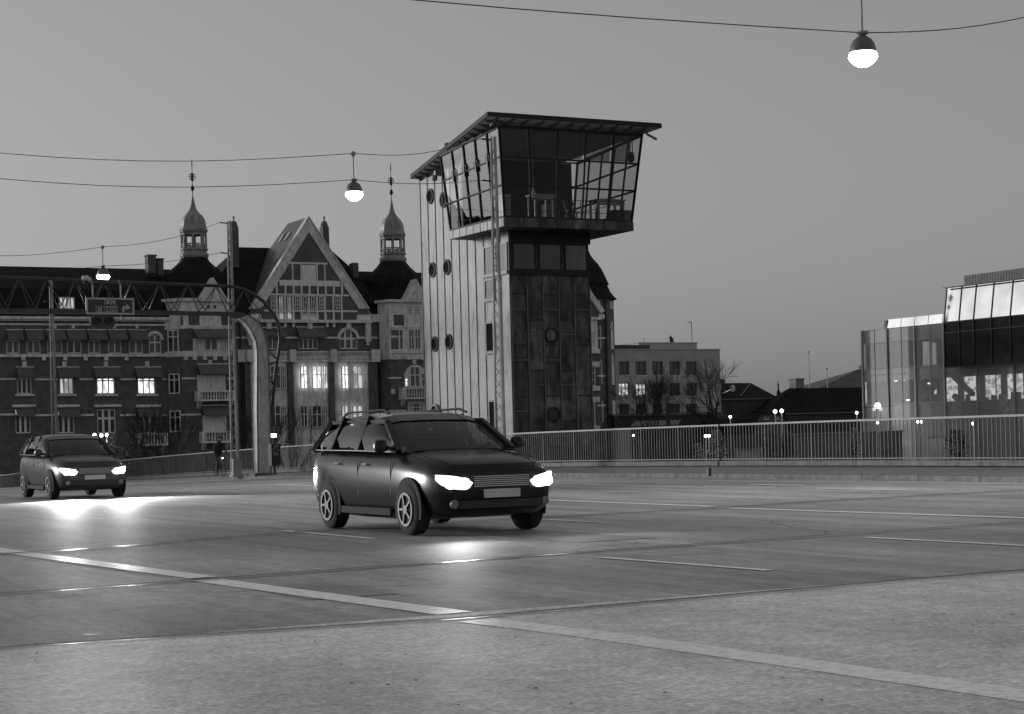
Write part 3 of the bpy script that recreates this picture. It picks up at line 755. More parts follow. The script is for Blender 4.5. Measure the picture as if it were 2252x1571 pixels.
q.build('glazing_bead', M('dull_bead', .08, .6, .2, 3, spec=.2), tw)
for s in 'flr':
    for (v0, v1) in ((0, V1), (V1, V2), (V2, 1)):
        q = MB()
        for i in range(5): q.quad(cabp(i / 5, v0, s), cabp((i + 1) / 5, v0, s), cabp((i + 1) / 5, v1, s), cabp(i / 5, v1, s))
        q.build('glass_band', m_cg, tw)
for i in range(1, 5):
    q = MB()
    for d in (-.14, .14):
        p = cabp(i / 5, V2, 'l') + Vector((-.06, d, 0)); q.bar(p, p + Vector((-.02, 0, .22)), .02); q.bar(p + Vector((-.02, 0, .22)), p + Vector((-.02, -d, .22)), .02)
    p = cabp(i / 5, V2, 'l') + Vector((-.05, 0, 0)); q.bar(p + Vector((0, 0, -.2)), p + Vector((-.03, 0, .3)), .07); q.build('window_latch', m_iron, tw)
for i in range(5):                                   # slatted roller blinds behind the upper front panes
    q = MB(); a, b = i / 5 + .012, (i + 1) / 5 - (.012 if i < 4 else .06); off = Vector((0, .09, 0)); n = 26
    for k in range(n):
        v0, v1 = V2 + .02 + (.99 - V2 - .02) * k / n, V2 + .02 + (.99 - V2 - .02) * (k + .8) / n
        q.quad(cabp(a, v0, 'f') + off, cabp(b, v0, 'f') + off, cabp(b, v1, 'f') + off + Vector((0, .02, 0)), cabp(a, v1, 'f') + off + Vector((0, .02, 0)))
    q.build('blind', M('grey_blind', .06, .8, .2, 6), tw)
q = MB(); a, b = .80, .99; off = Vector((.09, 0, 0))
for k in range(20):
    v0, v1 = V2 + .02 + .32 * k / 20, V2 + .02 + .32 * (k + .8) / 20
    q.quad(cabp(.02, v0, 'l') + off, cabp(.19, v0, 'l') + off, cabp(.19, v1, 'l') + off, cabp(.02, v1, 'l') + off)
q.build('blind', MATS['grey_blind'], tw)
pbox('inner_wall', M('dark_panelling', .02, .6, .4, 2), tw, TX - .3, CY1 - .12, cab_z1, BX1 - .04, CY1 - .01, zt(CY1) - .1)
q = MB()                                             # returns of glass beside the shaft at the back of the cab
for x0, x1 in ((BX0, TX - .3),):
    q.quad((x0, CY1 - .03, cab_z1), (x1, CY1 - .03, cab_z1), (x1, CY1 - .03, zt(CY1)), (x0, CY1 - .03, zt(CY1)))
q.build('glass_band', m_cg, tw)
q = MB()
for v in (V1, V2, .985):
    z = cab_z1 + v * (zt(CY1) - cab_z1)
    q.bar((TX2, CY1 - .03, z), (cabp(1, v, 'r').x, CY1 - .03, z), .06)
q.build('cab_frame', m_dframe, tw)
q = MB()                                             # low guard rails inside the glass
for z in (.33, .80):
    q.bar((BX0 + .2, BY0 + .22, cab_z1 + z), (BX1 - .2, BY0 + .22, cab_z1 + z), .022); q.bar((BX1 - .2, BY0 + .22, cab_z1 + z), (BX1 - .2, CY1 - .2, cab_z1 + z), .022); q.bar((BX0 + .16, BY0 + .22, cab_z1 + z), (BX0 + .16, CY1 - .2, cab_z1 + z), .022)
for i in range(9): x = BX0 + .2 + (BX1 - BX0 - .4) * i / 8; q.bar((x, BY0 + .22, cab_z1), (x, BY0 + .22, cab_z1 + .8), .022)
q.build('guard_rail', m_dframe, tw)
# roof with overhanging eaves and rafters
ro = [(31.02, 59.75), (38.62, 59.75), (37.2, 70.3), (32.72, 70.3)]
q = MB(); v = [(x, y, roof_z(y)) for x, y in ro] + [(x, y, roof_z(y) + .10) for x, y in ro]
q.add(v, [(0, 3, 2, 1), (4, 5, 6, 7), (0, 1, 5, 4), (1, 2, 6, 5), (2, 3, 7, 6), (3, 0, 4, 7)])
rf = q.build('roof', M('roof_soffit_board', .62, .6, .2, 1.5), tw)
q = MB()
for i in range(4):
    a, b = v[4 + i], v[4 + (i + 1) % 4]; q.bar((a[0], a[1], a[2] - .03), (b[0], b[1], b[2] - .03), .05, .17)
q.add([(x + (.03 if x < 34 else -.03) * -1, y, roof_z(y) + .125) for x, y in ro], [(0, 1, 2, 3)])
q.build('roof_edge', m_dframe, rf)
q = MB()
for i in range(11):                                  # front rafters
    x = 31.5 + .65 * i; q.yz([(59.85, roof_z(59.85) - .05), (59.85, roof_z(59.85) - .002), (60.5, roof_z(60.5) - .002), (60.5, roof_z(60.5) - .2)], x - .03, x + .03)
for i in range(15):                                  # bridge side rafters
    y = 60.3 + .68 * i; k = (y - 59.75) / 10.55; x0 = 31.08 + 1.65 * k; x1 = UX0 + .02 if y < CY1 else TX
    q.xz([(x0, roof_z(y) - .05), (x0, roof_z(y) - .002), (x1, roof_z(y) - .002), (x1, roof_z(y) - .2)], y - .03, y + .03)
q.build_each('rafter', M('rafter_paint', .12, .6, .2, 3), rf)
q = MB(); p = on_x(985, 318, 32.3); q.box(32.0, p.y - .3, roof_z(p.y) + .12, 32.8, p.y + .3, roof_z(p.y) + .38); q.bar((32.1, p.y - .3, roof_z(p.y) + .38), (32.7, p.y + .3, roof_z(p.y) + .5), .06); q.build('roof_hatch', m_lframe, rf)
q = MB(); x = 38.2; q.bar((x, 60.3, 12.95), (x + .12, 60.2, 12.88), .04); q.bar((x + .05, 60.25, 12.9), (x + .42, 60.1, 12.68), .10, n=8); q.build('security_camera', m_lframe, tw)
q = MB(); q.tube([(UX1 - .28, UY0 + .3, 13.0), (UX1 - .28, UY0 + .3, 12.1)], .02, 6); q.tube([(UX1 - .42, UY0 + .3, 13.0), (UX1 - .42, UY0 + .3, 12.1)], .02, 6); q.lathe((UX1 - .35, UY0 + .3, 11.95), [(.03, -.12), (.12, -.08), (.14, .05), (.10, .25), (.03, .3)], 12); q.build('pulley_hook', m_iron, tw)
q = MB(); p = on_x(970, 382, TX); q.box(TX - .3, p.y - .08, p.z - .1, TX, p.y + .08, p.z + .1); q.lathe((TX - .3, p.y, p.z - .2), [(.05, -.12), (.12, -.08), (.12, .08), (.06, .12)], 10); q.build('wall_lamp', m_lframe, tw)
# furniture standing in the cab
def table(x0, x1, y0, y1, h, label, drop=.0):
    t = thing('console_desk', label, 'desk', ((x0 + x1) / 2, (y0 + y1) / 2, cab_z1))
    pbox('tabletop', M('desk_laminate', .36, .5, .1, 3), t, x0, y0, cab_z1 + h - .05, x1, y1, cab_z1 + h)
    pbox('apron', MATS['desk_laminate'], t, x0 + .04, y0 + .03, cab_z1 + h - .05 - drop, x1 - .04, y0 + .06, cab_z1 + h - .051)
    for x in (x0 + .06, x1 - .12):
        for y in (y0 + .06, y1 - .12): pbox('leg', M('desk_leg', .30, .5, .1, 3), t, x, y, cab_z1, x + .07, y + .07, cab_z1 + h - .05 - .001)
X_ = lambda px: on_y(px, 450, BY0 + .8).x
table(X_(1171), X_(1218), 61.5, 62.2, 1.06, 'pale desk behind the glass in the middle of the tower cab', .18)
table(X_(1310), X_(1372), 61.5, 62.3, .98, 'pale desk standing against the sky at the right end of the tower cab', .2)
def cabinet(px0, px1, h, y, mat, label):
    x0, x1 = X_(px0), X_(px1); t = thing('cabinet', label, 'cabinet', ((x0 + x1) / 2, y + .25, cab_z1))
    pbox('carcass', mat, t, x0, y, cab_z1, x1, y + .5, cab_z1 + h); q = MB()
    q.box(x0 + .03, y - .012, cab_z1 + .04, (x0 + x1) / 2 - .01, y, cab_z1 + h - .04); q.box((x0 + x1) / 2 + .01, y - .012, cab_z1 + .04, x1 - .03, y, cab_z1 + h - .04); q.build('door', mat, t)
cabinet(1106, 1122, 1.0, 61.6, M('pale_cabinet', .30, .5, .1, 2), 'narrow pale cabinet at the left front corner of the tower cab')
cabinet(1224, 1252, .82, 62.4, M('grey_cabinet', .16, .5, .1, 2), 'grey cabinet between the desk and the folding chair in the cab')
cabinet(1337, 1375, .52, 61.2, m_soot_shade, 'low dark box under the right hand desk in the tower cab')
x = X_(1256); ch = thing('folding_chair', 'dark folding chair behind the glass of the tower cab', 'chair', (x, 61.7, cab_z1))
pbox('seat', m_plastic, ch, x - .2, 61.5, cab_z1 + .44, x + .2, 61.9, cab_z1 + .47); pbox('backrest', m_plastic, ch, x - .2, 61.86, cab_z1 + .62, x + .2, 61.9, cab_z1 + .88)
for s in (-1, 1):
    q = MB(); q.bar((x + s * .21, 61.45, cab_z1), (x + s * .21, 61.92, cab_z1 + .9), .025); q.bar((x + s * .23, 61.95, cab_z1), (x + s * .23, 61.5, cab_z1 + .45), .025); q.build('leg', m_iron, ch)
x = X_(1164); pn = thing('pot_plant', 'small pale figure shaped ornament hanging behind the cab glass', 'ornament', (x, 61.3, cab_z1 + 1.25))
q = MB(); q.lathe((x, 61.3, cab_z1 + .78), [(.02, 0), (.16, .05), (.12, .22), (.05, .36), (.03, .45), (.07, .5), (.06, .56), (.01, .6)], 8); q.build('figure', M('pale_ornament', .4, .5, .8, 14), pn); pn.name = 'ornament'
q = MB(); q.bar((x, 61.3, cab_z1 + 1.38), (x, 61.3, 12.9), .01); q.build('cord', m_iron, pn)
# ---------------------------------------------------------------- long brick and stone apartment house across the quay
S = 160.6
ap = thing('apartment_house', 'long ornate brick apartment house with tall white gable and two onion turrets', 'building', (60, S, GZ))
T = lambda px, py=800: on_y(px, py, S).x
Zf = lambda px, py: on_y(px, py, S).z
def rb(q, px0, py0, px1, py1, p, back=0.0):
    a, b, c, d = FR(px0, py0, px1, py1, S); q.box(a, S - p, b, c, S - back, d)
def win(px0, py0, px1, py1, pane, y, nx=2, ny=1, tr=None, **k):
    window(ap, FR(px0, py0, px1, py1, S), y, pane, nx, ny, transom=tr, **k)
stone, brick2 = MB(), MB()
def awning(px0, py0, px1, py1, out=.9, base=0.0):
    a, b, c, d = FR(px0, py0, px1, py1, S); q = MB(); y = S - base
    q.add([(a, y - .02, d), (c, y - .02, d), (c, y - out, b + .12), (a, y - out, b + .12), (a, y - out, b), (c, y - out, b), (a, y - .02, d - .06), (c, y - .02, d - .06), (a, y - out + .04, b + .06), (c, y - out + .04, b + .06)],
          [(0, 1, 2, 3), (3, 2, 5, 4), (6, 8, 9, 7), (0, 3, 8, 6), (1, 7, 9, 2)])
    q.build('awning', m_awn, ap)
    rb(stone, px0 - 1, py0 - 1.5, px1 + 1, py0 + .5, base + .10, base)
def balcony(px0, py0, px1, py1, base=0.0, out=1.0):
    a, b, c, d = FR(px0, py0, px1, py1, S); q = MB(); y = S - base
    q.box(a, y - out, b - .12, c, y, b + .06); q.box(a, y - out, d - .14, c, y - out + .22, d)
    for x in (a, c - .3): q.box(x, y - out - .02, b + .06, x + .3, y - out + .24, d - .14)
    q.box(a + .02, y - out + .24, b + .06, a + .2, y, d - .02); q.box(c - .2, y - out + .24, b + .06, c - .02, y, d - .02)
    k = a + .45
    while k < c - .5:
        q.lathe((k, y - out + .12, b + .06), [(.05, 0), (.09, .25 * (d - b)), (.045, .6 * (d - b)), (.07, d - b - .2)], 6); k += .27
    for x in (a + .2, c - .5): q.yz([(y, b - .12), (y - out + .15, b - .12), (y - .1, b - .75), (y, b - .75)], x, x + .3)
    q.build('balcony', m_stone, ap)
# --- left wing
row3 = [(104, 138), (147, 180), (194, 222), (238, 268), (284, 315)]
W2 = [(38, 70), (131, 162), (213, 253), (303, 342)]; W1 = [(34, 68), (128, 164), (214, 255), (306, 343)]
L0, L1 = -140, 367
holes = [FR(a, 748, b, 778, S) for a, b in row3] + [FR(328, 737, 355, 778, S)] + [FR(a, 831, b, 867, S) for a, b in W2] + [FR(a, 900, b, 953, S) for a, b in W1] + [FR(a, 748, b, 778, S) for a, b in ((14, 44), (58, 90))]
q = MB(); wall_holes(q, T(L0), GZ, T(L1), Zf(150, 700), S, holes); q.build('wall', m_brick, ap)
for a, b in row3 + [(14, 44), (58, 90)]: win(a, 748, b, 778, m_pane2 if (a + b) % 3 else m_pane, S + .12, 2)
win(328, 737, 355, 778, m_pane2, S + .12, 2, 1, .6)
for (a, b), p in zip(W2, (m_pane, m_lit2, m_lit, m_lit)): win(a, 831, b, 867, p, S + .12, 3, 1, .82 if p is m_lit else None)
for i, (a, b) in enumerate(W1): win(a, 900 if i == 2 else 912, b, 953, m_pane, S + .12, 3, 1, .62 if i == 2 else None, mw=.10)
for x0, x1 in ((14, 48), (56, 92), (101, 142), (146, 186), (192, 232), (237, 276), (282, 322)): awning(x0, 726, x1, 749)
for x0, x1 in ((36, 74), (125, 173), (205, 263), (296, 354)): awning(x0, 808, x1, 831)
for x0, x1 in ((34, 72), (126, 173), (300, 353)): awning(x0, 896, x1, 918)
rb(stone, L0, 697, L1 + 2, 703, .55); rb(stone, L0, 703, L1 + 1, 706.5, .3); rb(stone, L0, 712, L1, 716, .16)
rb(stone, L0, 779, L1 - 2, 785.5, .22)
q = MB(); pts = []                                  # arch over the narrow window
cx, cz, r1, r0 = T(341.5), Zf(341, 748), .82, .56
for a in range(0, 181, 15): pts.append((cx + r1 * math.cos(R_(a)), cz + r1 * math.sin(R_(a))))
for a in range(180, -1, -15): pts.append((cx + r0 * math.cos(R_(a)), cz + r0 * math.sin(R_(a))))
stone.xz(pts, S - .1, S - .005)
for x in (187, 232, 277, 142, 95, 50): rb(stone, x - 4, 785.5, x + 4, 793, .3)
for x in (141, 232, 323, 53): rb(stone, x - 4.5, 795, x + 4.5, 807, .14)
for a, b in ((L0, 34), (75, 127), (174, 206), (264, 298), (356, 366)): rb(stone, a, 832.5, b, 836.5, .1); rb(stone, a, 911, b, 915.5, .1)
for a, b in W2: rb(stone, a - 5, 867.5, b + 5, 871.5, .25)
for a, b in W1: rb(stone, a - 8, 890, b + 10, 895.5, .3)
for x in (160, 250, 205, 300, 120): rb(stone, x - 3, 716, x + 3, 723, .22)
balcony(296, 953, 362, 978)
win(126, 655, 160, 681, m_lit2, S - .62, 4)          # dormer in the left roof
q = MB(); a, b, c, d = FR(121, 648, 165, 684, S); q.xz([(a, b), (c, b), (c, d - .3), ((a + c) / 2, d + .35), (a, d - .3)], S - .5, S + 2.6); q.build('dormer', m_slate, ap)
ze, zr = Zf(150, 697.5), on_y(200, 589.5, S + 5.5).z
q = MB(); q.yz([(S - .5, ze + .02), (S + .2, ze + 2.5), (S + 5.5, zr), (S + 12, ze + .02)], T(L0), T(420)); q.build('roof', m_slate, ap)
for x0, y0, x1, y1 in ((323, 564, 341, 602), (345, 572, 357, 606)):
    q = MB(); a, b, c, d = FR(x0, y0, x1, y1, S + 3); q.box(a, S + 2.6, b, c, S + 3.6, d); q.box(a - .08, S + 2.52, d, c + .08, S + 3.68, d + .12); q.build('chimney', m_brick, ap)
# --- two projecting bays with bell roofs and onion turrets
def bay(px0, px1, chL, chR, out, ytop, ybot=1020):
    """plan with chamfered sides"""
    x0, x1 = T(px0), T(px1); q = MB()
    q.xy([(x0, S), (x0 + chL, S - out), (x1 - chR, S - out), (x1, S)], GZ, Zf((px0 + px1) / 2, ytop)); return q, x0, x1
def bell(cx, cy, zb, prof, z_neck, name='bell_roof'):
    q = MB(); q.lathe((cx, cy, 0), [(r, z) for r, z in prof], 8, math.pi / 8); return q.build(name, m_slate, ap)
def turret(pxc, ytop_neck, ybase):
    """lantern, onion dome and finial; y values in the photograph for the neck centre"""
    cy = S + 2.2; k = lambda y: on_y(pxc, y, cy).z; u = .0432
    cx = on_y(pxc, 560, cy).x
    o = MB(); P = lambda l: [(r * u, k(ytop_neck + y)) for r, y in l]
    o.lathe((cx, cy, 0), P([(29, 58), (31, 54), (31, 50), (28, 47), (27, 44), (30, 41), (30, 38), (26, 36)])[::1], 8, math.pi / 8)
    top = P([(27, 4), (30, 1), (30, -2)])
    o.lathe((cx, cy, 0), [(top[0][0], top[0][1]), top[1], top[2]], 8, math.pi / 8)
    z0, z1 = k(ytop_neck + 36), k(ytop_neck + 4); R8 = 25.5 * u
    for j in range(8):
        a = math.pi / 8 + j * math.pi / 4; x, y = cx + R8 * math.cos(a), cy + R8 * math.sin(a); o.bar((x, y, z0), (x, y, z1), .24, n=8)
        b = a + math.pi / 4; x2, y2 = cx + R8 * math.cos(b), cy + R8 * math.sin(b)
        for f0, f1 in (): o.bar(Vector((x, y, z0)).lerp(Vector((x2, y2, z0)), f0), Vector((x, y, z1)).lerp(Vector((x2, y2, z1)), f0), .18); o.bar(Vector((x, y, z0)).lerp(Vector((x2, y2, z0)), f1), Vector((x, y, z1)).lerp(Vector((x2, y2, z1)), f1), .18)
        o.bar((x, y, z0 + .35), (x2, y2, z0 + .35), .1); o.bar((x, y, z1 - .08), (x2, y2, z1 - .08), .12, .2)
        for f in (.35, .5, .65): o.bar(Vector((x, y, z0)).lerp(Vector((x2, y2, z0)), f), Vector((x, y, z0 + .34)).lerp(Vector((x2, y2, z0 + .34)), f), .07)
    tb = o.build('turret_lantern', M('pale_copper_stone', .28, .65, .25, 2), ap)
    q = MB(); q.lathe((cx, cy, 0), P([(31, -2), (28.5, -6), (26.6, -12), (26.2, -19), (25, -25), (22.3, -31), (18.5, -36), (14.5, -40), (10.5, -45), (7.5, -50), (5.6, -56), (4.2, -63), (2.8, -71), (1, -79)]), 8, math.pi / 8)
    q.build('onion_dome', m_copper, tb)
    q = MB(); q.lathe((cx, cy, 0), P([(1, -78), (.9, -89), (3.6, -92), (4.3, -95.5), (3.6, -99), (.9, -102), (.8, -110), (3.2, -113), (2.2, -117), (3.6, -121), (2.5, -127), (.8, -130), (.7, -140), (1.5, -147), (.5, -159)]), 10)
    z = k(ytop_neck - 121); r = 7 * u
    for a in range(0, 360, 30): q.bar((cx + r * math.cos(R_(a)), cy, z + r * math.sin(R_(a))), (cx + r * math.cos(R_(a + 30)), cy, z + r * math.sin(R_(a + 30))), .05)
    for a in range(0, 180, 60): q.bar((cx + r * math.cos(R_(a)), cy, z + r * math.sin(R_(a))), (cx - r * math.cos(R_(a)), cy, z - r * math.sin(R_(a))), .04)
    q.build('finial', m_iron, tb)
    return cx, cy
BO = 1.5
cx1, cy1 = turret(427, 510, 568)
kz = lambda y: on_y(427, y, cy1).z; u = .0432
bell(cx1, cy1, 0, [(74 * u, Zf(430, 664)), (72 * u, kz(640)), (69 * u, kz(618)), (62 * u, kz(603)), (50 * u, kz(592)), (38 * u, kz(582)), (31 * u, kz(574)), (28 * u, kz(566))], 0)
cx2, cy2 = turret(864, 519, 572)
kz2 = lambda y: on_y(864, y, cy2).z
bell(cx2, cy2, 0, [(74 * u, Zf(880, 664)), (72 * u, kz2(648)), (67 * u, kz2(622)), (60 * u, kz2(608)), (48 * u, kz2(597)), (38 * u, kz2(588)), (30 * u, kz2(578)), (27 * u, kz2(572))], 0)
q, bx0, bx1 = bay(364, 510, 1.1, .8, BO, 720); q.build('wall', m_brick, ap)
q = MB(); zA, zB = Zf(430, 726), Zf(430, 666); q.xy([(bx0 - .02, S), (bx0 + 1.08, S - BO - .03), (bx1 - .8, S - BO - .03), (bx1 + .02, S)], zA, zB)
q.xy([(bx0 - .3, S), (bx0 + 1.0, S - BO - .35), (bx1 - .7, S - BO - .35), (bx1 + .3, S)], zB, zB + .28)
a, b, c, d = FR(366, 747, 505, 786, S); q.xy([(bx0 - .05, S), (bx0 + 1.05, S - BO - .08), (bx1 - .75, S - BO - .08), (bx1 + .05, S)], b, b + .5)
q.build('stone_facing', m_stone, ap)
zz = [FR(390, 697, 500, 718, S)]
def on_bay(q, px0, py0, px1, py1, p): rb(q, px0, py0, px1, py1, BO + p, BO - .02)
for r in ((403, 696, 427, 718), (475, 696, 497, 718), (386, 698, 391, 718)): on_bay(brick2, *r, .06)
q = MB(); a, b, c, d = FR(425, 614, 487, 663, S); q.xz([(a, b), (c, b), ((a + c) / 2, d)], S - BO - .3, S - .5); q.build('small_gable', m_stone, ap)
q = MB(); a, b, c, d = FR(437, 632, 476, 663, S); q.xz([(a, b), (c, b), ((a + c) / 2, d)], S - BO - .36, S - BO - .302); q.build('gable_relief', M('stone_relief', .62, .8, .3, 4), ap)
win(440, 672, 451, 684, m_pane, S - BO - .12, 1, fw=.08); win(455, 672, 465, 684, m_pane, S - BO - .12, 1, fw=.08)
on_bay(stone, 395, 718.5, 503, 724, .18)
on_bay(stone, 413, 747, 500, 774, .05)
for r in ((416, 748, 425, 773), (437, 748, 466, 773), (480, 748, 490, 773)): win(*r, m_pane if r[0] == 416 else m_pane2, S - BO - .14, 2, fw=.07)
awning(413, 726, 498, 747, 1.0, BO + .05)
awning(422, 803, 500, 826, 1.0, BO); awning(432, 893, 492, 916, .9, BO)
on_bay(stone, 422, 826, 484, 861, .03)
win(424, 829, 433, 860, m_lit, S - BO - .10, 1, fw=.05); win(437, 829, 467, 860, m_pane2, S - BO - .10, 3, fw=.1); win(471, 829, 482, 860, m_pane2, S - BO - .10, 1, fw=.08)
on_bay(stone, 434, 914, 486, 951, .03)
for r in ((437, 917, 449, 950), (451, 917, 464, 950), (467, 917, 477, 950)): win(*r, m_pane, S - BO - .10, 1, fw=.09)
on_bay(stone, 388, 832, 420, 836, .06); on_bay(stone, 386, 911, 430, 915, .06); on_bay(stone, 487, 832, 503, 836, .06)
for x in (396, 416, 438, 460, 482): on_bay(stone, x - 4, 785, x + 4, 794, .22)
on_bay(stone, 446, 794, 454, 803, .12)
balcony(416, 861, 500, 881, BO, 1.0); balcony(426, 949, 492, 972, BO, .9)
# slit windows on the chamfered left side of the bay
for y0, y1 in ((728, 776), (824, 866), (905, 950)):
    q = MB(); g = MB(); za, zb_ = Zf(376, y1), Zf(376, y0); A, B = Vector((bx0 + .22, S - .34, 0)), Vector((bx0 + .88, S - 1.22, 0)); n = Vector((-.8, -.6, 0)) * .05
    for f in (0, .5, 1): p = A.lerp(B, f) + n; q.bar((p.x, p.y, za), (p.x, p.y, zb_), .09)
    for z in (za, zb_, za + (zb_ - za) * .7): q.bar((A.x + n.x, A.y + n.y, z), (B.x + n.x, B.y + n.y, z), .09)
    g.quad((A.x + n.x * .5, A.y + n.y * .5, za), (B.x + n.x * .5, B.y + n.y * .5, za), (B.x + n.x * .5, B.y + n.y * .5, zb_), (A.x + n.x * .5, A.y + n.y * .5, zb_)); w_ = q.build('window', m_wood, ap); g.build('pane', m_pane, w_)
# --- centre block
C0, C1 = 505, 842
holes = [FR(657, 744, 700, 768, S), FR(747, 726, 787, 768, S), FR(588, 741, 612, 769, S)]
q = MB(); wall_holes(q, T(C0), GZ, T(C1), Zf(680, 706), S, holes); q.build('wall', m_brick, ap)
win(657, 744, 700, 768, m_pane, S + .12, 4); win(747, 726, 787, 768, m_pane2, S + .12, 3, 1, .55, mw=.09); win(588, 741, 612, 769, m_pane2, S + .12, 2)
cx, cz, r1, r0 = T(767), Zf(767, 746), 1.15, .86; pts = [(cx + r1 * math.cos(R_(a)), cz + r1 * math.sin(R_(a))) for a in range(0, 181, 12)] + [(cx + r0 * math.cos(R_(a)), cz + r0 * math.sin(R_(a))) for a in range(180, -1, -12)]
stone.xz(pts, S - .12, S - .005)
q = MB()
for s in (-1, 1):
    q.xz([(cx + s * r0, cz)] + [(cx + s * r0 * math.cos(R_(a)), cz + r0 * math.sin(R_(a))) for a in range(15, 91, 15)] + [(cx, cz + .95), (cx + s * .95, cz + .95), (cx + s * .95, cz)], S - .02, S + .06)
q.build('arch_spandrel', m_brick, ap)
awning(652, 720, 712, 744); awning(574, 721, 624, 743)
rb(stone, 505, 741, 543, 745, .1); rb(stone, 625, 741, 655, 745, .1); rb(stone, 714, 741, 745, 745, .1); rb(stone, 789, 741, 803, 745, .1); rb(stone, 813, 741, 842, 745, .1)
for x0, x1 in ((543, 556), (802, 813)):
    rb(stone, x0, 704, x1, 752, .35); rb(stone, x0 + 3, 752, x1 - 3, 760, .22)
rb(stone, 552, 704, 815, 710.5, .45); rb(stone, 505, 702, 552, 709, .3); rb(stone, 815, 692, 840, 709, .3)
for x in (590, 626, 644, 718, 733, 765): rb(stone, x - 2.5, 710.5, x + 2.5, 720, .25)
for x in (590, 680, 765): rb(stone, x - 5, 710.5, x + 5, 724, .28)
# balustraded terrace over three stone bow fronts
def bow(px0, px1, wins, lit):
    x0, x1 = T(px0), T(px1); zt_ = Zf((px0 + px1) / 2, 797); n = 8; out = .9; q = MB()
    pl = [(x0, S)] + [(x0 + (x1 - x0) * i / n, S - .25 - out * math.sin(math.pi * i / n) * .55) for i in range(n + 1)] + [(x1, S)]
    q.xy(pl, GZ, zt_); q.build('bow_front', m_stone, ap)
    q = MB(); z0, z1 = Zf((px0 + px1) / 2, 793), Zf((px0 + px1) / 2, 773)
    pb = [(x0 + (x1 - x0) * i / 24, S - .55 - out * math.sin(math.pi * i / 24) * .6) for i in range(25)]
    q.xy([(x0, S)] + pb + [(x1, S)], zt_, z0); q.xy([(x0, S - .2)] + [(x, y + .0) for x, y in pb] + [(x1, S - .2)][:0] + [(x, y + .25) for x, y in reversed(pb)], z1 - .16, z1)
    for i, (x, y) in enumerate(pb[1:-1]): q.lathe((x, y + .12, z0), [(.06, 0), (.1, .2), (.05, .45), (.07, z1 - z0 - .16)], 6)
    q.build('balustrade', m_stone, ap)
    q = MB(); q.xy([(x, y - .02) for x, y in pb] + [(x, y + .2) for x, y in reversed(pb)], z1, z1 + .12); q.build('balustrade_rail', m_iron, ap)
    for (a, b), p2, p1 in zip(wins, *lit):
        mx = (T((a + b) / 2) - x0) / (x1 - x0); y = S - .25 - out * .55 * math.sin(math.pi * mx)
        win(a, 806, b, 856, p2, y - .42, 2, 1, .62, thick=.2, fw=.06, mw=.035); win(a, 893, b, 941, p1, y - .42, 2, 1, .6, thick=.2, fw=.06, mw=.035)
bow(640, 721, [(653, 668), (677, 698), (704, 713)], ([m_lit, m_lit, m_lit], [m_pane, m_pane, m_pane]))
bow(733, 810, [(743, 758), (766, 788), (793, 800)], ([m_lit, m_lit2, m_lit2], [m_lit2, m_lit2, m_pane2]))
bow(548, 630, [(559, 572), (585, 608), (613, 623)], ([m_pane, m_pane2, m_pane], [m_pane, m_pane, m_pane]))
for x0, x1 in ((630, 644), (719, 734), (808, 828), (535, 548)): rb(stone, x0 + 1, 770, x1 - 1, 797, 1.0); rb(brick2, x0 + 1, 797.5, x1 - 1, 1010, .55)
q = MB()
for pxs in ((647, 702), (738, 790)):                 # thin dark pilaster joints
    pass
rb(stone, 520, 770, 536, 797, .5); rb(stone, 828, 773, 842, 785, .25)
for px, y0 in ((527, 690), (831, 690)):
    q = MB(); p, p2 = on_y(px, y0, S - .12), on_y(px + 5, 990, S - .12); q.tube([p, (p.x, S - .12, p2.z)], .07, 6); q.build('downpipe', m_iron, ap)
# --- the great gable: brick field in white timber and stone
G_ = lambda px, py: (lambda v: (v.x, v.z))(on_y(px, py, S))
q = MB(); q.xz([G_(553, 706), G_(814, 706), G_(814, 692), G_(804, 677), G_(675, 480), G_(552.5, 676), G_(548, 690)], S - .25, S + .3); q.build('gable_wall', M('gable_white', .80, .75, .14, 1.2), ap)
q = MB()
for A, B in ((G_(675, 479), G_(550, 680)), (G_(675, 479), G_(806, 680))):
    s = 1 if B[0] > A[0] else -1
    dx = (B[0] - A[0]); w_ = .95
    q.xz([A, B, (B[0] - s * w_, B[1]), (A[0], A[1] - abs(w_ * (A[1] - B[1]) / dx))], S - .42, S - .252)
    q.xz([(A[0], A[1] + .12), (B[0] + s * .12, B[1]), B, A], S - .55, S + .2)
q.build('gable_coping', m_stone, ap)
q = MB()
def bp(*pts): q.xz([G_(*p) for p in pts], S - .285, S - .24)
bp((669, 522), (681.5, 522), (717.5, 577.5), (634.5, 577.5)); bp((637, 583), (638, 583), (638, 617.5), (612, 617.5)); bp((714.5, 583.5), (720, 583.5), (745, 618.5), (714.5, 618.5))
for a, b in ((644, 656.5), (697, 709)): bp((a, 583), (b, 583), (b, 618), (a, 618))
for a, b in ((609, 622), (627, 639.6), (645, 657.6), (662.6, 675), (680, 693), (698, 711), (715.6, 728.6), (733, 746)): bp((a, 631.5), (b, 631.5), (b, 646), (a, 646))
bp((603, 629), (604, 629), (604, 646), (592, 646)); bp((751, 631), (752, 630), (763, 647), (751, 647)); bp((751, 653), (768, 653), (781, 676), (781, 681), (751, 681)); bp((588, 655), (590, 652), (591, 677), (577, 674))
for a, b, c, d in ((574, 688, 604, 703.5), (646.5, 688, 659, 704), (699, 688, 711, 704), (717, 688, 729, 704), (734.5, 688, 782, 704)): bp((a, b), (c, b), (c, d), (a, d))
q.build('brick_infill', m_brick, ap)
q = MB()
for a, b in ((661, 693),): 
    t = FR(a + 1, 584, b - 1, 618, S); q.box(t[0], S - .31, t[1], t[2], S - .25, t[3])
rb(q, 612, 621, 745, 630, .36, .2); q.build('gable_panel', MATS['gable_white'], ap)
q = MB()
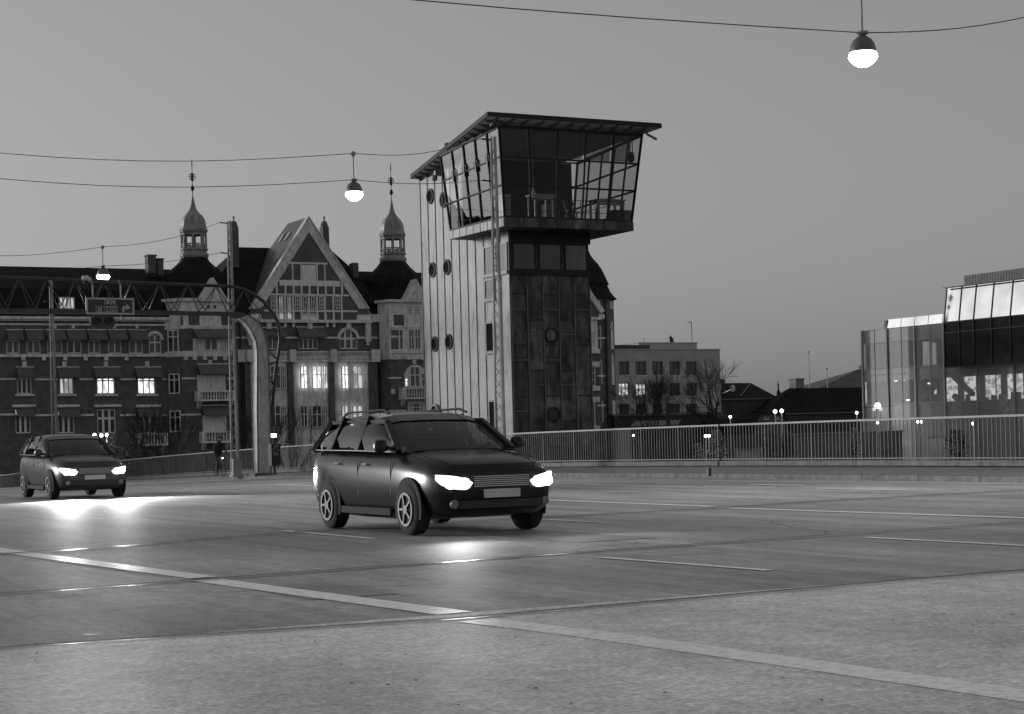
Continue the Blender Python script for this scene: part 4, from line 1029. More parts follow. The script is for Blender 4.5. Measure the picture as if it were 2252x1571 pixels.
for x in (605.5, 624.5, 642.5, 660, 677.5, 695.5, 713, 731, 749): rb(q, x - 1.8, 620, x + 1.8, 650, .40, .2)
for x in (606, 624.5, 642.5, 660, 677, 695, 712, 730.5, 748.5): rb(q, x - 1.8, 650, x + 1.8, 705, .34, .2)
for x in (641, 659.5, 694.5, 711.5): rb(q, x - 1.3, 580, x + 1.3, 620, .34, .2)
for y in (580, 619.5, 649.5, 684.5): rb(q, {580: 634, 619.5: 610, 649.5: 590, 684.5: 574}[y], y - 2, {580: 718, 619.5: 745, 649.5: 765, 684.5: 783}[y], y + 2, .32, .2)
q.build('timber_frame', m_wood, ap)
for a, b, y1, p in ((593, 602, 683, m_pane2), (610.5, 620, 703, m_lit2), (629, 637.5, 703, m_lit2), (646.5, 655.5, 680, m_pane), (664, 673, 692, m_pane), (681.5, 690.5, 692, m_pane), (699.5, 708, 680, m_pane), (735, 744, 680, m_pane)):
    win(a, 653, b, y1, p, S - .38, 2, 3, fw=.06, mw=.025)
# roofs: cross gable, main hip, right wing
ax_, az_ = G_(675, 478)
yb_ = on_x(633, 497, ax_).y
q = MB(); L_, Rr = G_(545, 690), G_(812, 684)
q.add([(L_[0], S - .3, L_[1]), (ax_, S - .3, az_ - .02), (Rr[0], S - .3, L_[1]), (L_[0], yb_ + 3.5, L_[1]), (ax_, yb_, az_ - .02), (Rr[0], yb_ + 3.5, L_[1])],
      [(0, 1, 4, 3), (1, 2, 5, 4), (3, 4, 5), (0, 2, 1)])
q.build('cross_roof', m_slate2, ap)
dn = Vector((L_[0] - ax_, 0, L_[1] - az_)); nrm = Vector((-dn.z, 0, dn.x)).normalized()
if nrm.z < 0: nrm = -nrm
q = MB()
for px, py in ((620, 523), (633, 521)):
    best = None
    for f in [i / 40 for i in range(2, 30)]:
        P0 = Vector((ax_, 0, az_)) + dn * f; h = on_x(px, py, P0.x)
        if best is None or abs(h.z - P0.z) < best[0]: best = (abs(h.z - P0.z), f, h.y)
    f, yy = best[1], best[2]; a = Vector((ax_, yy - .3, az_)) + dn * (f - .045); b = Vector((ax_, yy - .3, az_)) + dn * (f + .045); o = nrm * .1; w_ = Vector((0, .55, 0))
    q.add([a, b, b + w_, a + w_, a + o, b + o, b + w_ + o, a + w_ + o], [(0, 3, 2, 1), (4, 5, 6, 7), (0, 1, 5, 4), (1, 2, 6, 5), (2, 3, 7, 6), (3, 0, 4, 7)])
q.build('skylight', m_zinc, ap)
zE = Zf(680, 692); q = MB(); yR = S + 6.5
r0_, r1_ = on_y(524, 546, yR), on_y(727, 547, yR); zR = (r0_.z + r1_.z) / 2
e0, e1 = T(432), T(890)
q.add([(e0, S - .2, zE), (e1, S - .2, zE), (e1, S + 13, zE), (e0, S + 13, zE), (r0_.x, yR, zR), (r1_.x, yR, zR)], [(0, 1, 5, 4), (1, 2, 5), (2, 3, 4, 5), (3, 0, 4)]); q.build('main_roof', m_slate, ap)
zr2 = on_y(810, 597.5, S + 5.5).z
q = MB(); q.yz([(S + .1, Zf(840, 668)), (S + 1.2, Zf(840, 640)), (S + 5.5, zr2), (S + 12, Zf(840, 668))], T(760), T(1040)); q.build('roof', m_slate, ap)
for px in (515.5, 714.5):
    q = MB(); p = on_y(px, 548, yR - 2); h = on_y(px, 486, yR - 2).z
    q.box(p.x - .32, yR - 2.4, zR - 2.2, p.x + .32, yR - 1.5, h - .6); q.lathe((p.x, yR - 2, 0), [(.36, h - .6), (.38, h - .45), (.30, h - .15), (.10, h), (.05, h + .05), (.05, h + .18), (.11, h + .26), (.09, h + .38), (.02, h + .45)], 8); q.build('chimney', m_brick, ap)
q = MB(); a, b, c, d = FR(773, 579, 785, 597, S + 4); q.box(a, S + 3.6, b - .8, c, S + 4.6, d)
q.build('chimney', m_brick, ap)
# --- right bay and the wall behind the control tower
q, rx0, rx1 = bay(834, 960, .5, .8, BO, 730); q.build('wall', m_brick, ap)
q = MB(); zB = Zf(880, 668); zA = Zf(880, 792)
q.xy([(rx0 - .02, S), (rx0 + .46, S - BO - .03), (rx1 - .8, S - BO - .03), (rx1, S)], zA, zB); q.xy([(rx0 - .35, S), (rx0 + .3, S - BO - .35), (rx1 - .7, S - BO - .35), (rx1 + .3, S)], zB, zB + .25)
q.build('stone_facing', m_stone, ap)
for r in ((852, 695, 874, 718), (918, 695, 940, 718), (846, 728, 862, 740), (846, 745, 861, 770)): on_bay(brick2, *r, .06)
on_bay(stone, 840, 720, 945, 723.5, .12); on_bay(stone, 840, 774, 945, 779, .2)
q = MB(); a, b, c, d = FR(872, 617, 926, 664, S); q.xz([(a, b), (c, b), ((a + c) / 2, d)], S - BO - .3, S - .5); q.build('small_gable', m_stone, ap)
q = MB(); a, b, c, d = FR(882, 634, 916, 664, S); q.xz([(a, b), (c, b), ((a + c) / 2, d)], S - BO - .36, S - BO - .302); q.build('gable_relief', MATS['stone_relief'], ap)
for r in ((882, 676, 891, 693), (899, 676, 908, 693)): win(*r, m_pane2, S - BO - .12, 2, 3, fw=.06, mw=.025)
for r in ((863, 727, 872, 771), (883, 726, 896, 771), (897, 726, 910, 771), (920, 726, 929, 771)): win(*r, m_pane2, S - BO - .12, 2 if r[2] - r[0] > 10 else 1, 1, .6, fw=.07, mw=.03)
for x in (853, 883, 913): on_bay(stone, x - 4, 785, x + 4, 793, .25)
on_bay(stone, 892, 793, 900, 803, .15)
cx, cz = T(898.5), Zf(898, 832); r1, r0 = 1.22, 1.05
a, b, c, d = FR(873, 806, 924, 853, S)
pts = [(cx + r1 * math.cos(R_(g)), cz + r1 * math.sin(R_(g))) for g in range(0, 181, 12)]
stone.xz([(cx - r1, b)] + pts[::-1] + [(cx + r1, b)], S - BO - .05, S - BO + .05)
for r, p in (((875, 833, 882, 852), m_lit), ((886, 808, 908, 852), m_pane2), ((911, 822, 921, 852), m_pane2)): win(*r, p, S - BO - .15, 2 if r[2] - r[0] > 12 else 1, 1, .58, fw=.07, mw=.04)
balcony(862, 854, 934, 877, BO, 1.0)
on_bay(stone, 882, 882, 922, 908, .04)
for r in ((884, 888, 891, 906), (893, 888, 907, 906), (909, 888, 915, 906)): win(*r, m_pane, S - BO - .14, 2, 2, fw=.05, mw=.02)
on_bay(stone, 840, 831, 868, 835, .07); on_bay(stone, 840, 903, 880, 907, .07); on_bay(stone, 846, 857, 854, 868, .12)
q = MB(); wall_holes(q, T(955), GZ, T(1040), Zf(1000, 676), S, []); q.build('wall', m_brick, ap)
rb(stone, 955, 676, 1040, 682, .3); rb(stone, 955, 780, 1040, 786, .15)
print('TRIM', len(stone.cuts), len(brick2.cuts)); stone.build_each('stone_trim', m_stone, ap); brick2.build_each('brick_panel', m_brick, ap)
# --- round corner turret seen to the right of the control tower
kt = thing('corner_turret_house', 'brick and stone corner house with dark bell roof, right behind the control tower', 'building', (T(1275), S + 1.5, GZ))
cy = S + 3.4; cx = on_y(1276, 700, cy).x; kk = lambda y: on_y(1276, y, cy).z; u = .0468
st, br = MB(), MB()
def drum(q, r, y1, y0): q.lathe((cx, cy, 0), [(r * u, kk(y1)), (r * u, kk(y0))], 8, math.pi / 8)
q = MB(); q.lathe((cx, cy, 0), [(76 * u, GZ), (76 * u, kk(655))], 8, math.pi / 8); q.build('wall', m_brick, kt)
for y1, y0, r in ((688, 656, 77.5), (662, 655, 82), (748, 744, 77.3), (782, 772, 79), (803, 799, 77.3), (852, 848, 77.5), (868, 864, 77.3), (891, 886, 77.3), (945, 930, 78)): drum(st, r, y1, y0)
q = MB(); q.lathe((cx, cy, 0), [(84 * u, kk(661)), (78 * u, kk(655)), (70 * u, kk(645)), (65 * u, kk(634)), (63 * u, kk(629)), (67 * u, kk(628)), (66 * u, kk(626)), (58 * u, kk(608)), (52 * u, kk(595)), (44 * u, kk(583)), (34 * u, kk(572)), (27 * u, kk(562)), (22 * u, kk(550)), (19 * u, kk(535)), (17 * u, kk(522)), (20 * u, kk(520)), (20 * u, kk(515)), (8 * u, kk(500))], 16); q.build('bell_roof', m_slate, kt)
def wy(px): return cy - 76 * u * math.cos(math.pi / 8)
fy = wy(0)
for px0, py0, px1, py1 in ((1338, 732, 1343, 770), (1340, 806, 1345, 848), (1343, 885, 1347, 940)):
    pass
A8 = math.pi / 8; RR = 76 * u
def facet_window(j, y0, y1, f0, f1, pane, hood=False):
    """window on facet j of the octagon"""
    a, b = A8 + j * math.pi / 4, A8 + (j + 1) * math.pi / 4
    P, Q = Vector((cx + RR * math.cos(a), cy + RR * math.sin(a), 0)), Vector((cx + RR * math.cos(b), cy + RR * math.sin(b), 0))
    n = ((P + Q) / 2 - Vector((cx, cy, 0))).normalized(); A, B = P.lerp(Q, f0) + n * .06, P.lerp(Q, f1) + n * .06; z0, z1 = kk(y1), kk(y0); q = MB()
    for f in (0, .5, 1): p = A.lerp(B, f); q.bar((p.x, p.y, z0), (p.x, p.y, z1), .11)
    for z in (z0, z1, z0 + .65 * (z1 - z0)): q.bar((A.x, A.y, z), (B.x, B.y, z), .11)
    if hood: q.bar((A.x, A.y, z1 + .1), ((A.x + B.x) / 2, (A.y + B.y) / 2, z1 + .9), .15); q.bar((B.x, B.y, z1 + .1), ((A.x + B.x) / 2, (A.y + B.y) / 2, z1 + .9), .15)
    w = q.build('window', m_wood, kt); g = MB(); A -= n * .04; B -= n * .04; g.quad((A.x, A.y, z0), (B.x, B.y, z0), (B.x, B.y, z1), (A.x, A.y, z1)); g.build('pane', pane, w)
for j in (5, 6):
    for y0, y1, h in ((668, 682, 0), (730, 770, 1), (802, 848, 1), (885, 930, 0)):
        facet_window(j, y0, y1, .35, .65, m_pane if h else m_pane2, bool(h))
q = MB(); p = on_y(1331, 660, fy - .1); q.tube([(p.x, p.y, p.z), (p.x, p.y, GZ)], .08, 6); q.build('downpipe', m_iron, kt)
# front wing of that house, just clear of the tower
fw_y = fy - 1.0
def kb(q, px0, py0, px1, py1, p):
    a, b, c, d = FR(px0, py0, px1, py1, fw_y); q.box(a, fw_y - p, b, c, fw_y, d)
a, b, c, d = FR(1240, 640, 1318, 700, fw_y)
q = MB(); x0, x1 = on_y(1175, 800, fw_y).x, on_y(1321, 800, fw_y).x; q.box(x0, fw_y, GZ, x1, fw_y + 1.6, on_y(1310, 702, fw_y).z); q.build('wall', m_brick, kt)
q = MB()
g2 = lambda px, py: (lambda v: (v.x, v.z))(on_y(px, py, fw_y - .3))
q.xz([g2(1262, 588), g2(1328, 684), g2(1320, 690), g2(1262, 606)], fw_y - .5, fw_y + .5); kb(q, 1296, 698, 1318, 704, .4); kb(q, 1298, 704, 1313, 770, .12); kb(q, 1314, 692, 1326, 702, .35)
for y in (768, 850, 937): kb(q, 1296, y, 1316, y + 10, .35)
for y in (796, 873): kb(q, 1296, y, 1317, y + 12, .2)
for y in (742, 825, 890): kb(q, 1313, y, 1330, y + 4, .08)
q.build_each('stone_trim', m_stone, kt)
q = MB(); zz_ = on_y(1310, 702, fw_y).z; q.yz([(fw_y - .3, zz_), (fw_y + 4, zz_ + 3.2), (fw_y + 8, zz_)], x0, on_y(1262, 800, fw_y).x); q.build('wing_roof', m_slate, kt)
q = MB(); q.xz([g2(1250, 600), g2(1262, 606), g2(1318, 690), g2(1325, 700), g2(1250, 702)], fw_y - .2, fw_y + .6); q.build('gable_wall', m_brick, kt)
for y0, y1 in ((730, 768), (806, 850), (885, 937)):
    window(kt, FR(1300, y0, 1307, y1, fw_y), fw_y - .2, m_pane, 1, 3, fw=.07, thick=.14)
# ---------------------------------------------------------------- office block, houses, spire, flagpoles
OS = 178.0
ob = thing('office_block', 'flat roofed pale grey office block with rows of square windows', 'building', (on_y(1465, 900, OS).x, OS, GZ))
o_ = lambda px, py: on_y(px, py, OS)
x0, x1, zt_ = o_(1338, 850).x, o_(1585, 850).x, o_(1465, 770).z
cols = [(1361, 1384), (1398, 1421.5), (1435, 1458), (1472, 1495.5), (1509, 1532.5)]
rows = [(795, 825.5), (842.5, 871), (888, 913), (930, 960)]
holes = [FR(a, y0, b, y1, OS) for a, b in cols for y0, y1 in rows]
q = MB(); wall_holes(q, x0, GZ, x1, zt_, OS, holes, .35); q.box(x0, OS + .36, GZ, x1, OS + 14, zt_ - .02); q.quad((x1, OS, GZ), (x1, OS + .36, GZ), (x1, OS + .36, zt_), (x1, OS, zt_)); q.build('wall', m_render, ob)
for i, (a, b) in enumerate(cols):
    for j, (y0, y1) in enumerate(rows):
        p = m_pane2 if j == 0 else (EM('office_lit', .8, .7, 1.2, (2, 1, 2)) if (j == 1 and i < 2) else m_pane)
        if j == 1 and i in (2, 4): p = m_pane2
        window(ob, FR(a, y0, b, y1, OS), OS + .12, p, 2 if j != 1 else 3, 1, fw=.09, mw=.03, mat=m_lframe, thick=.12)
        t = FR(a - 1, y1, b + 1, y1 + 2, OS); pbox('sill', m_stone, ob, t[0], OS - .08, t[1], t[2], OS + .02, t[3])
q = MB()
for y0, y1 in ((796, 826), (843, 872)):
    t = FR(1544, y0, 1570, y1, OS); q.box(t[0], OS - .03, t[1], t[2], OS - .002, t[3])
for a, b in cols:
    t = FR(a, 828, b, 839, OS); q.box(t[0], OS - .03, t[1], t[2], OS - .002, t[3])
q.build_each('spandrel_panel', M('pale_panel', .5, .8, .1, 1), ob)
q = MB(); q.box(x0 - .05, OS - .08, zt_, x1 + .08, OS + 14.05, zt_ + .12); q.build('parapet', m_render, ob)
a, b, c, d = FR(1405, 755, 1533, 771, OS + 4); q = MB(); q.box(a, OS + 4, zt_, c, OS + 10, d); q.box(a - .1, OS + 3.9, d, c + .1, OS + 10.1, d + .1); q.build('penthouse', m_render, ob)
a, b, c, d = FR(1343, 759, 1430, 770, OS + 1); q = MB()
for i in range(5): q.box(a + (c - a) * i / 5, OS + 1, zt_ + .12, a + (c - a) * (i + .97) / 5, OS + 1.15, d)
q.build('solar_panel', m_signdark, ob)
q = MB(); p = on_y(1522, 755, OS + 5); h = on_y(1521, 709, OS + 5).z; q.tube([(p.x, p.y, p.z - .4), (p.x, p.y, h)], .05, 6); q.bar((p.x, p.y, h - .05), (p.x - .7, p.y, h - .02), .05); q.bar((p.x - .3, p.y, h - .2), (p.x - .3, p.y, h + .12), .05)
p = on_y(1416, 757, OS + 5); q.tube([(p.x, p.y, p.z), (p.x, p.y, p.z + .75)], .03, 5); q.build('antenna', m_lframe, ob)
q = MB(); p = on_y(1475, 753, OS + 4.5); u = .044; Z = lambda v: p.z + (753 - v) * u
q.box(p.x - 6 * u, p.y - .2, p.z - .2, p.x + 7 * u, p.y + .3, Z(746)); q.lathe((p.x, p.y, 0), [(3 * u, Z(746)), (3.5 * u, Z(742)), (5 * u, Z(741)), (2.5 * u, Z(738)), (1.6 * u, Z(735))], 10); q.xz([(p.x + 2 * u, Z(746)), (p.x + 9 * u, Z(744)), (p.x + 4 * u, Z(741)), (p.x, Z(743))], p.y - .15, p.y + .15); q.build('roof_vent', m_iron, ob)

def house(S_, wall_px, eave, ridge, label, mat, wall, cat='house', name='slate_roof_house', hipL=0, hipR=0, depth=10):
    """eave/ridge in photo pixels: ridge = (px0, px1, py)"""
    x0, x1 = on_y(wall_px[0], eave, S_).x, on_y(wall_px[1], eave, S_).x; ze = on_y((wall_px[0] + wall_px[1]) / 2, eave, S_).z
    h = thing(name, label, cat, ((x0 + x1) / 2, S_, GZ)); pbox('wall', wall, h, x0 + .1, S_ + .2, GZ, x1 - .1, S_ + depth - .2, ze)
    yr = S_ + depth / 2; r0, r1 = on_y(ridge[0], ridge[2], yr), on_y(ridge[1], ridge[2], yr); zr = (r0.z + r1.z) / 2; q = MB()
    q.add([(x0, S_, ze), (x1, S_, ze), (x1, S_ + depth, ze), (x0, S_ + depth, ze), (r0.x, yr, zr), (r1.x, yr, zr)], [(0, 1, 5, 4), (1, 2, 5), (2, 3, 4, 5), (3, 0, 4), (0, 3, 2, 1)]); q.build('roof', mat, h)
    q = MB(); q.box(x0, S_ - .12, ze - .1, x1, S_ - .02, ze + .02); q.build('gutter', m_lframe, h)
    return h, x0, x1, ze, zr, yr
dwall = M('dark_plaster', .045, .8, .3, 1)
h1, x0, x1, ze, zr, yr = house(190, (1578, 1714), 877, (1560, 1651, 843), 'dark hip roofed house with satellite dish behind the large bare tree', m_slate, dwall)
q = MB(); a, b, c, d = FR(1601, 833, 1614, 856, 190); q.box(a, 192, b - 2, c, 193, d); q.build('chimney', m_brick, h1); q = MB(); a, b, c, d = FR(1587, 834, 1597, 870, 190); q.box(a, 191.4, b - 2, c, 192.4, d); q.build('chimney', m_brick, h1)
q = MB(); p = on_y(1611.5, 855, 188.6); q.lathe((p.x, p.y, p.z), [(.01, -.46), (.2, -.43), (.34, -.3), (.42, 0), (.34, .3), (.2, .43), (.01, .46)], 14)
for i, v in enumerate(q.v): q.v[i] = (v[0], p.y + (v[1] - p.y) * .25, v[2])
q.bar((p.x, p.y, p.z), (p.x, p.y + 2.5, p.z - .6), .08); q.build('satellite_dish', m_white, h1, True)
q = MB(); P0, P1 = Vector((0, 0, 0)), Vector((0, 0, 0)); a = on_y(1650, 844, yr); b = on_y(1626, 872, 190.6); q.bar((a.x - .3, 190.6 + 4, zr - .15), (b.x, 190.4, b.z), .10); q.build('roof_flashing', m_lframe, h1)
h2, x0, x1, ze, zr, yr = house(186, (1690, 1935), 908, (1735, 1940, 853), 'long dark roofed house with one broad pale chimney', m_slate, dwall, depth=6)
q = MB(); a, b, c, d = FR(1761, 834, 1779, 866, 188); q.box(a, 189, b - 1, c, 190.4, d); q.box(a - .08, 188.9, d, c + .08, 190.5, d + .14); q.build('chimney', M('pale_chimney', .22, .8, .2, 2), h2)
h3, x0, x1, ze, zr, yr = house(230, (1800, 1975), 853, (1886, 1898, 813), 'pale pyramid roofed house rising behind the long dark roof', m_slate2, dwall, depth=8)
q = MB(); p = on_y(1897, 812, 234); q.box(p.x - .3, 234, p.z - 1, p.x + .3, 234.6, p.z + .6); q.build('chimney', m_brick, h3)
# mansard house with two small windows
MS = 150
gh = thing('gabled_house', 'grey gable ended house with small twin windows behind the railing', 'house', (on_y(1695, 950, MS).x, MS, GZ))
g3 = lambda px, py: (lambda v: (v.x, v.z))(on_y(px, py, MS))
hl = [FR(1679, 917, 1689, 924, MS), FR(1705, 917, 1712, 924, MS)]
q = MB(); q.xz([g3(1652, 1040), g3(1655, 950), g3(1668, 912), g3(1722, 911), g3(1735, 945), g3(1736, 1040)], MS, MS + 9); q.build('wall', M('dim_grey_wall', .10, .8, .2, 1), gh)
for r in hl: window(gh, r, MS - .12, m_pane, 2, 1, fw=.07, mw=.03, thick=.11)
q = MB(); q.xz([g3(1650, 951), g3(1666, 909), g3(1724, 908), g3(1738, 947), g3(1736, 948), g3(1722, 911), g3(1668, 912), g3(1654, 952)], MS - .2, MS + 9.2); q.build('roof', m_slate, gh)
cs = thing('church_spire', 'tiny distant church spire between two dark roofs', 'spire', on_y(1712, 900, 420))
p = on_y(1712, 868, 420); u = .096; Z = lambda v: on_y(1712, v, 420).z
q = MB(); q.lathe((p.x, p.y, 0), [(5.5 * u, GZ), (5.5 * u, Z(866)), (6 * u, Z(865)), (5 * u, Z(861)), (2.4 * u, Z(857)), (2 * u, Z(849))], 8, .39); q.build('belfry', m_slate, cs)
q = MB(); q.lathe((p.x, p.y, 0), [(2.8 * u, Z(849)), (3 * u, Z(847)), (1.6 * u, Z(844)), (.5 * u, Z(839)), (.3 * u, Z(835))], 8); q.build('spire', m_slate, cs)
for px, top, lab in ((1781, 776, 'taller thin flagpole behind the pale chimney'), (1820.5, 813, 'shorter thin flagpole left of the pyramid roof')):
    p = on_y(px, 880, 205); h = on_y(px - (880 - top) * .026, top, 205).z; f = thing('flagpole', lab, 'flagpole', (p.x, p.y, GZ), 'flagpoles over the roofs')
    q = MB(); q.tube([(p.x, p.y, GZ), (p.x, p.y, h)], [.11, .05], 8); q.build('pole', m_white, f); q = MB(); q.lathe((p.x, p.y, h), [(.05, 0), (.12, .08), (.1, .16), (.02, .2)], 8); q.build('finial', m_iron, f)

for x0, x1, y, h, rh, lab in ((-44, -30, 150, 9, 4, 'tall plain house across the water, left of the frame'), (-29, -19, 156, 7, 4, 'lower house across the water, second from the left of the frame'), (-18, -7, 158, 9, 5, 'steep roofed house across the water, beside the approach road'), (-6, 3, 160, 6, 4, 'low house across the water, last before the approach road')):
    h_ = thing('west_bank_house', lab, 'house', ((x0 + x1) / 2, y, GZ)); pbox('wall', m_brick, h_, x0, y, GZ, x1, y + 10, h); q = MB(); q.yz([(y - .3, h), (y + 5, h + rh), (y + 10.3, h)], x0 - .2, x1 + .2); q.build('roof', m_slate, h_)
    q = MB(); q.box(x0 + 2, y + 4, h + rh - 1.5, x0 + 3, y + 5, h + rh + 1.5); q.build('chimney', m_brick, h_)
# ---------------------------------------------------------------- glass office beside the bridge end
GX = 108.7
c0 = on_x(1898, 915, GX)
gb = thing('glass_building', 'grey glass fronted office with lit rooms behind its panes', 'building', (GX, c0.y, GZ))
y_ = lambda px, py=820, x=GX: on_x(px, py, x).y
zg = lambda py, px=1985, x=GX: on_x(px, py, x).z
ztop, zb1, zb2, zm0, zm1, zl0, zl1 = zg(719), zg(742), zg(750), zg(808), zg(822), zg(833), zg(888)
m_gg = GLASS('veiled_glass', .8, .9, .03, 1.5, .5, .42)
Y1, Y0 = y_(1898), y_(2300)
q = MB()                                            # slabs, back wall, columns inside
for z in (ztop - .35, zm0 - .45, zl1 - .6): q.box(GX + .25, Y0, z, GX + 14, Y1 - .1, z + .35)
q.box(GX + 7, Y0, GZ, GX + 7.2, Y1 - .1, ztop - .4); q.box(GX + .3, Y1 - .35, GZ, GX + 14, Y1 - .1, ztop - .4)
for i in range(9): y = Y1 - 1 - (Y1 - Y0 - 2) * i / 8; q.box(GX + 1.2, y - .2, GZ, GX + 1.6, y + .2, ztop - .4)
q.build('floor_structure', M('inner_concrete', .22, .8, .2, 1), gb)
q = MB()
for z0, z1 in ((zb2, ztop), (zm1 - .6, zm0), (GZ, zl1)): q.box(GX + .12, Y0, z0, GX + .18, Y1 - .02, z1)
q.build('spandrel', M('spandrel_glass', .13, .3, .15, 1, spec=.8), gb)
q = MB()
for px in (1898.5, 1925, 1953.5, 1984, 2014, 2046): 
    pass
mull = [1898.5, 1925, 1953.5, 1984, 2014, 2046, 2078, 2114, 2150, 2190, 2232, 2276]
for i, px in enumerate(mull):
    w = .09 if i % 2 == 0 else .03
    y = y_(px, 820); q.box(GX - (.14 if i % 2 == 0 else .04), y - w, GZ, GX + .02, y + w, ztop)
for z in (ztop - .03, zb2, zm0, zm1, zl1): q.box(GX - .03, Y0, z - .025, GX + .01, Y1, z + .025)
q.build('mullion', M('pale_mullion', .24, .45, .1, 2), gb)
for a, b in zip(mull[:-1], mull[1:]):
    q = MB(); q.quad((GX - .005, y_(a), GZ), (GX - .005, y_(b), GZ), (GX - .005, y_(b), ztop), (GX - .005, y_(a), ztop)); q.build('glass_panel', m_gg, gb)
for px0, py0, px1, py1, dx, st in ((1903, 836, 1916, 888, 3, 1), (1925, 852, 1945, 868, 3.5, 0), (1937, 757, 1952, 804, 5, 2), (1960, 762, 1964, 790, 5, 1), (1973, 756, 1977, 785, 6, 1), (1983, 757, 1987, 783, 6, 1), (2018, 752, 2045, 806, 5, 2), (2050, 753, 2076, 806, 5, 2),
                                   (1943, 837, 1955, 839, 3, 0), (1966, 836, 1988, 838.5, 3, 0), (1993, 879, 1999, 882, 3, 0), (2040, 842, 2045, 845, 3, 0), (2054, 845, 2058, 867, 4, 1), (1908, 766, 1911, 772, 2, 0), (2038, 897, 2042, 906, 1.5, 0), (1912, 872, 1915, 880, 2, 0)):
    mx = GX + dx; ya, yb = on_x(px0, (py0 + py1) / 2, mx).y, on_x(px1, (py0 + py1) / 2, mx).y; q = MB(); q.box(mx, ya, on_x((px0 + px1) / 2, py1, mx).z, mx + .1, yb, on_x((px0 + px1) / 2, py0, mx).z)
    q.build('lit_room', (EM('room_lamp', 5.0, .3, 2), EM('room_wall', 1.1, .5, 1.5), EM('room_blind', .45, .35, 1.0, (1, 6, .3)))[st], gb)
q = MB()                                            # braces and stair inside the lower floor
for a, b in (((1930, 838), (1956, 868)), ((2062, 842), (2030, 880)), ((2097, 828), (2140, 868)), ((2098, 870), (2112, 884)), ((1935, 886), (1952, 872))):
    A, B = on_x(*a, GX + 1.0), on_x(*b, GX + 1.0); q.bar(A, B, .38 if a[0] != 1935 else .2)
q.build('steel_brace', M('brace_paint', .11, .5, .2, 2), gb)
q = MB(); ya, yb = y_(2082, 850, GX + 4), y_(2300, 850, GX + 4); q.box(GX + 4, ya, zg(886, 2120, GX + 4), GX + 4.1, yb, zg(826, 2120, GX + 4)); q.build('lit_room', EM('bright_room', 1.3, .6, 1.6, (1, 1.2, 1.6)), gb)
q = MB(); random.seed(5)
for i in range(16):
    y = ya + (yb - ya) * random.random(); q.box(GX + 3.2, y - .15, zl1 - .2, GX + 3.5, y + .15, zl1 + .2 + random.random() * .5)
q.build('shelf_clutter', m_plastic, gb)
# set-back glazed roof parapet catching the sky
m_mir = M('sky_mirror_glass', .75, .03, .2, .4, spec=1.0); m_mir.node_tree.nodes['Principled BSDF'].inputs['Metallic'].default_value = 1.0
m_mir.node_tree.nodes['Principled BSDF'].inputs['IOR'].default_value = 2.6
def leaning(x, y0, z0, y1, z1):
    """pane leaning slightly back, so it mirrors the sky above the roofs"""
    q = MB(); d = (z1 - z0) * .15
    q.add([(x, y0, z0), (x, y1, z0), (x + d, y1, z1), (x + d, y0, z1), (x + .07, y0, z0), (x + .07, y1, z0), (x + d + .07, y1, z1), (x + d + .07, y0, z1)], [(0, 1, 2, 3), (7, 6, 5, 4), (0, 4, 5, 1), (1, 5, 6, 2), (2, 6, 7, 3), (3, 7, 4, 0)]); return q
pxs = [1950, 1980, 2010, 2040, 2072, 2106]
PX = GX + 1.2
for a, b in zip(pxs[:-1], pxs[1:]):
    ya, yb = on_x(a, 702, PX).y, on_x(b, 702, PX).y; q = leaning(PX, yb + .04, ztop, ya - .04, on_x(2010, 697, PX).z); q.build('roof_glass', m_mir, gb)
q = MB(); ya = on_x(1944, 705, PX).y; q.box(PX, on_x(1950, 702, PX).y + .02, ztop - .1, PX + 8, ya, on_x(2010, 698.5, PX).z); q.build('roof_plant', m_lframe, gb)
# dark cantilevered box
DX = 107.4
db = thing('dark_glass_box', 'dark glazed box storey with bright top panes at the right edge', 'building', (DX, on_x(2074, 800, DX).y - 5, on_x(2110, 807, DX).z))
zD0, zD1, zDm = on_x(2112, 806.5, DX).z, on_x(2112, 629, DX).z, on_x(2112, 706, DX).z
YA, YB = on_x(2076, 720, DX).y, on_x(2330, 720, DX).y
q = MB(); q.box(DX + .56, YB, zD0, GX - .16, YA, zD1); q.box(GX - .2, YB, ztop + .1, GX + 14, YA, zD1 - .02); q.build('wall', m_iron, db)
dm = [2076, 2109, 2141, 2180, 2222, 2268, 2318]
for a, b in zip(dm[:-1], dm[1:]):
    ya, yb = on_x(a, 720, DX).y, on_x(b, 720, DX).y
    q = leaning(DX + .02, yb + .003, zDm + .05, ya - .003, zD1 - .05); q.build('glass_panel', m_mir, db)
    for z0, z1 in ((zD0 + .05, zDm - .95), (zDm - .9, zDm - .02)):
        q = MB(); q.box(DX + .05, yb + .05, z0, DX + .12, ya - .05, z1); q.build('glass_panel', m_pane, db)
q = MB()
for px in dm: y = on_x(px, 720, DX).y; q.box(DX - .05, y - .04, zD0, DX + .16, y + .04, zDm); q.bar((DX, y, zDm), (DX + .15 * (zD1 - zDm), y, zD1), .09)
for z in (zD0, zDm, zDm - .92, zD1): q.box(DX - .03, YB, z - .04, DX + .10, YA, z + .04)
q.build('mullion', m_iron, db)
q = MB(); x = DX + 3; ya, yb = on_x(2122, 615, x).y, on_x(2260, 615, x).y; zb_, zt_ = zD1 - .05, on_x(2140, 604, x).z
q.box(x, yb, zb_, x + .05, ya, zt_); 
for i in range(40):
    y = ya + (yb - ya) * i / 40; q.box(x - .05, y, zb_, x, y + .03, zt_)
q.build('roof_screen', M('mesh_screen', .34, .6, .7, 9, detail=3), db)

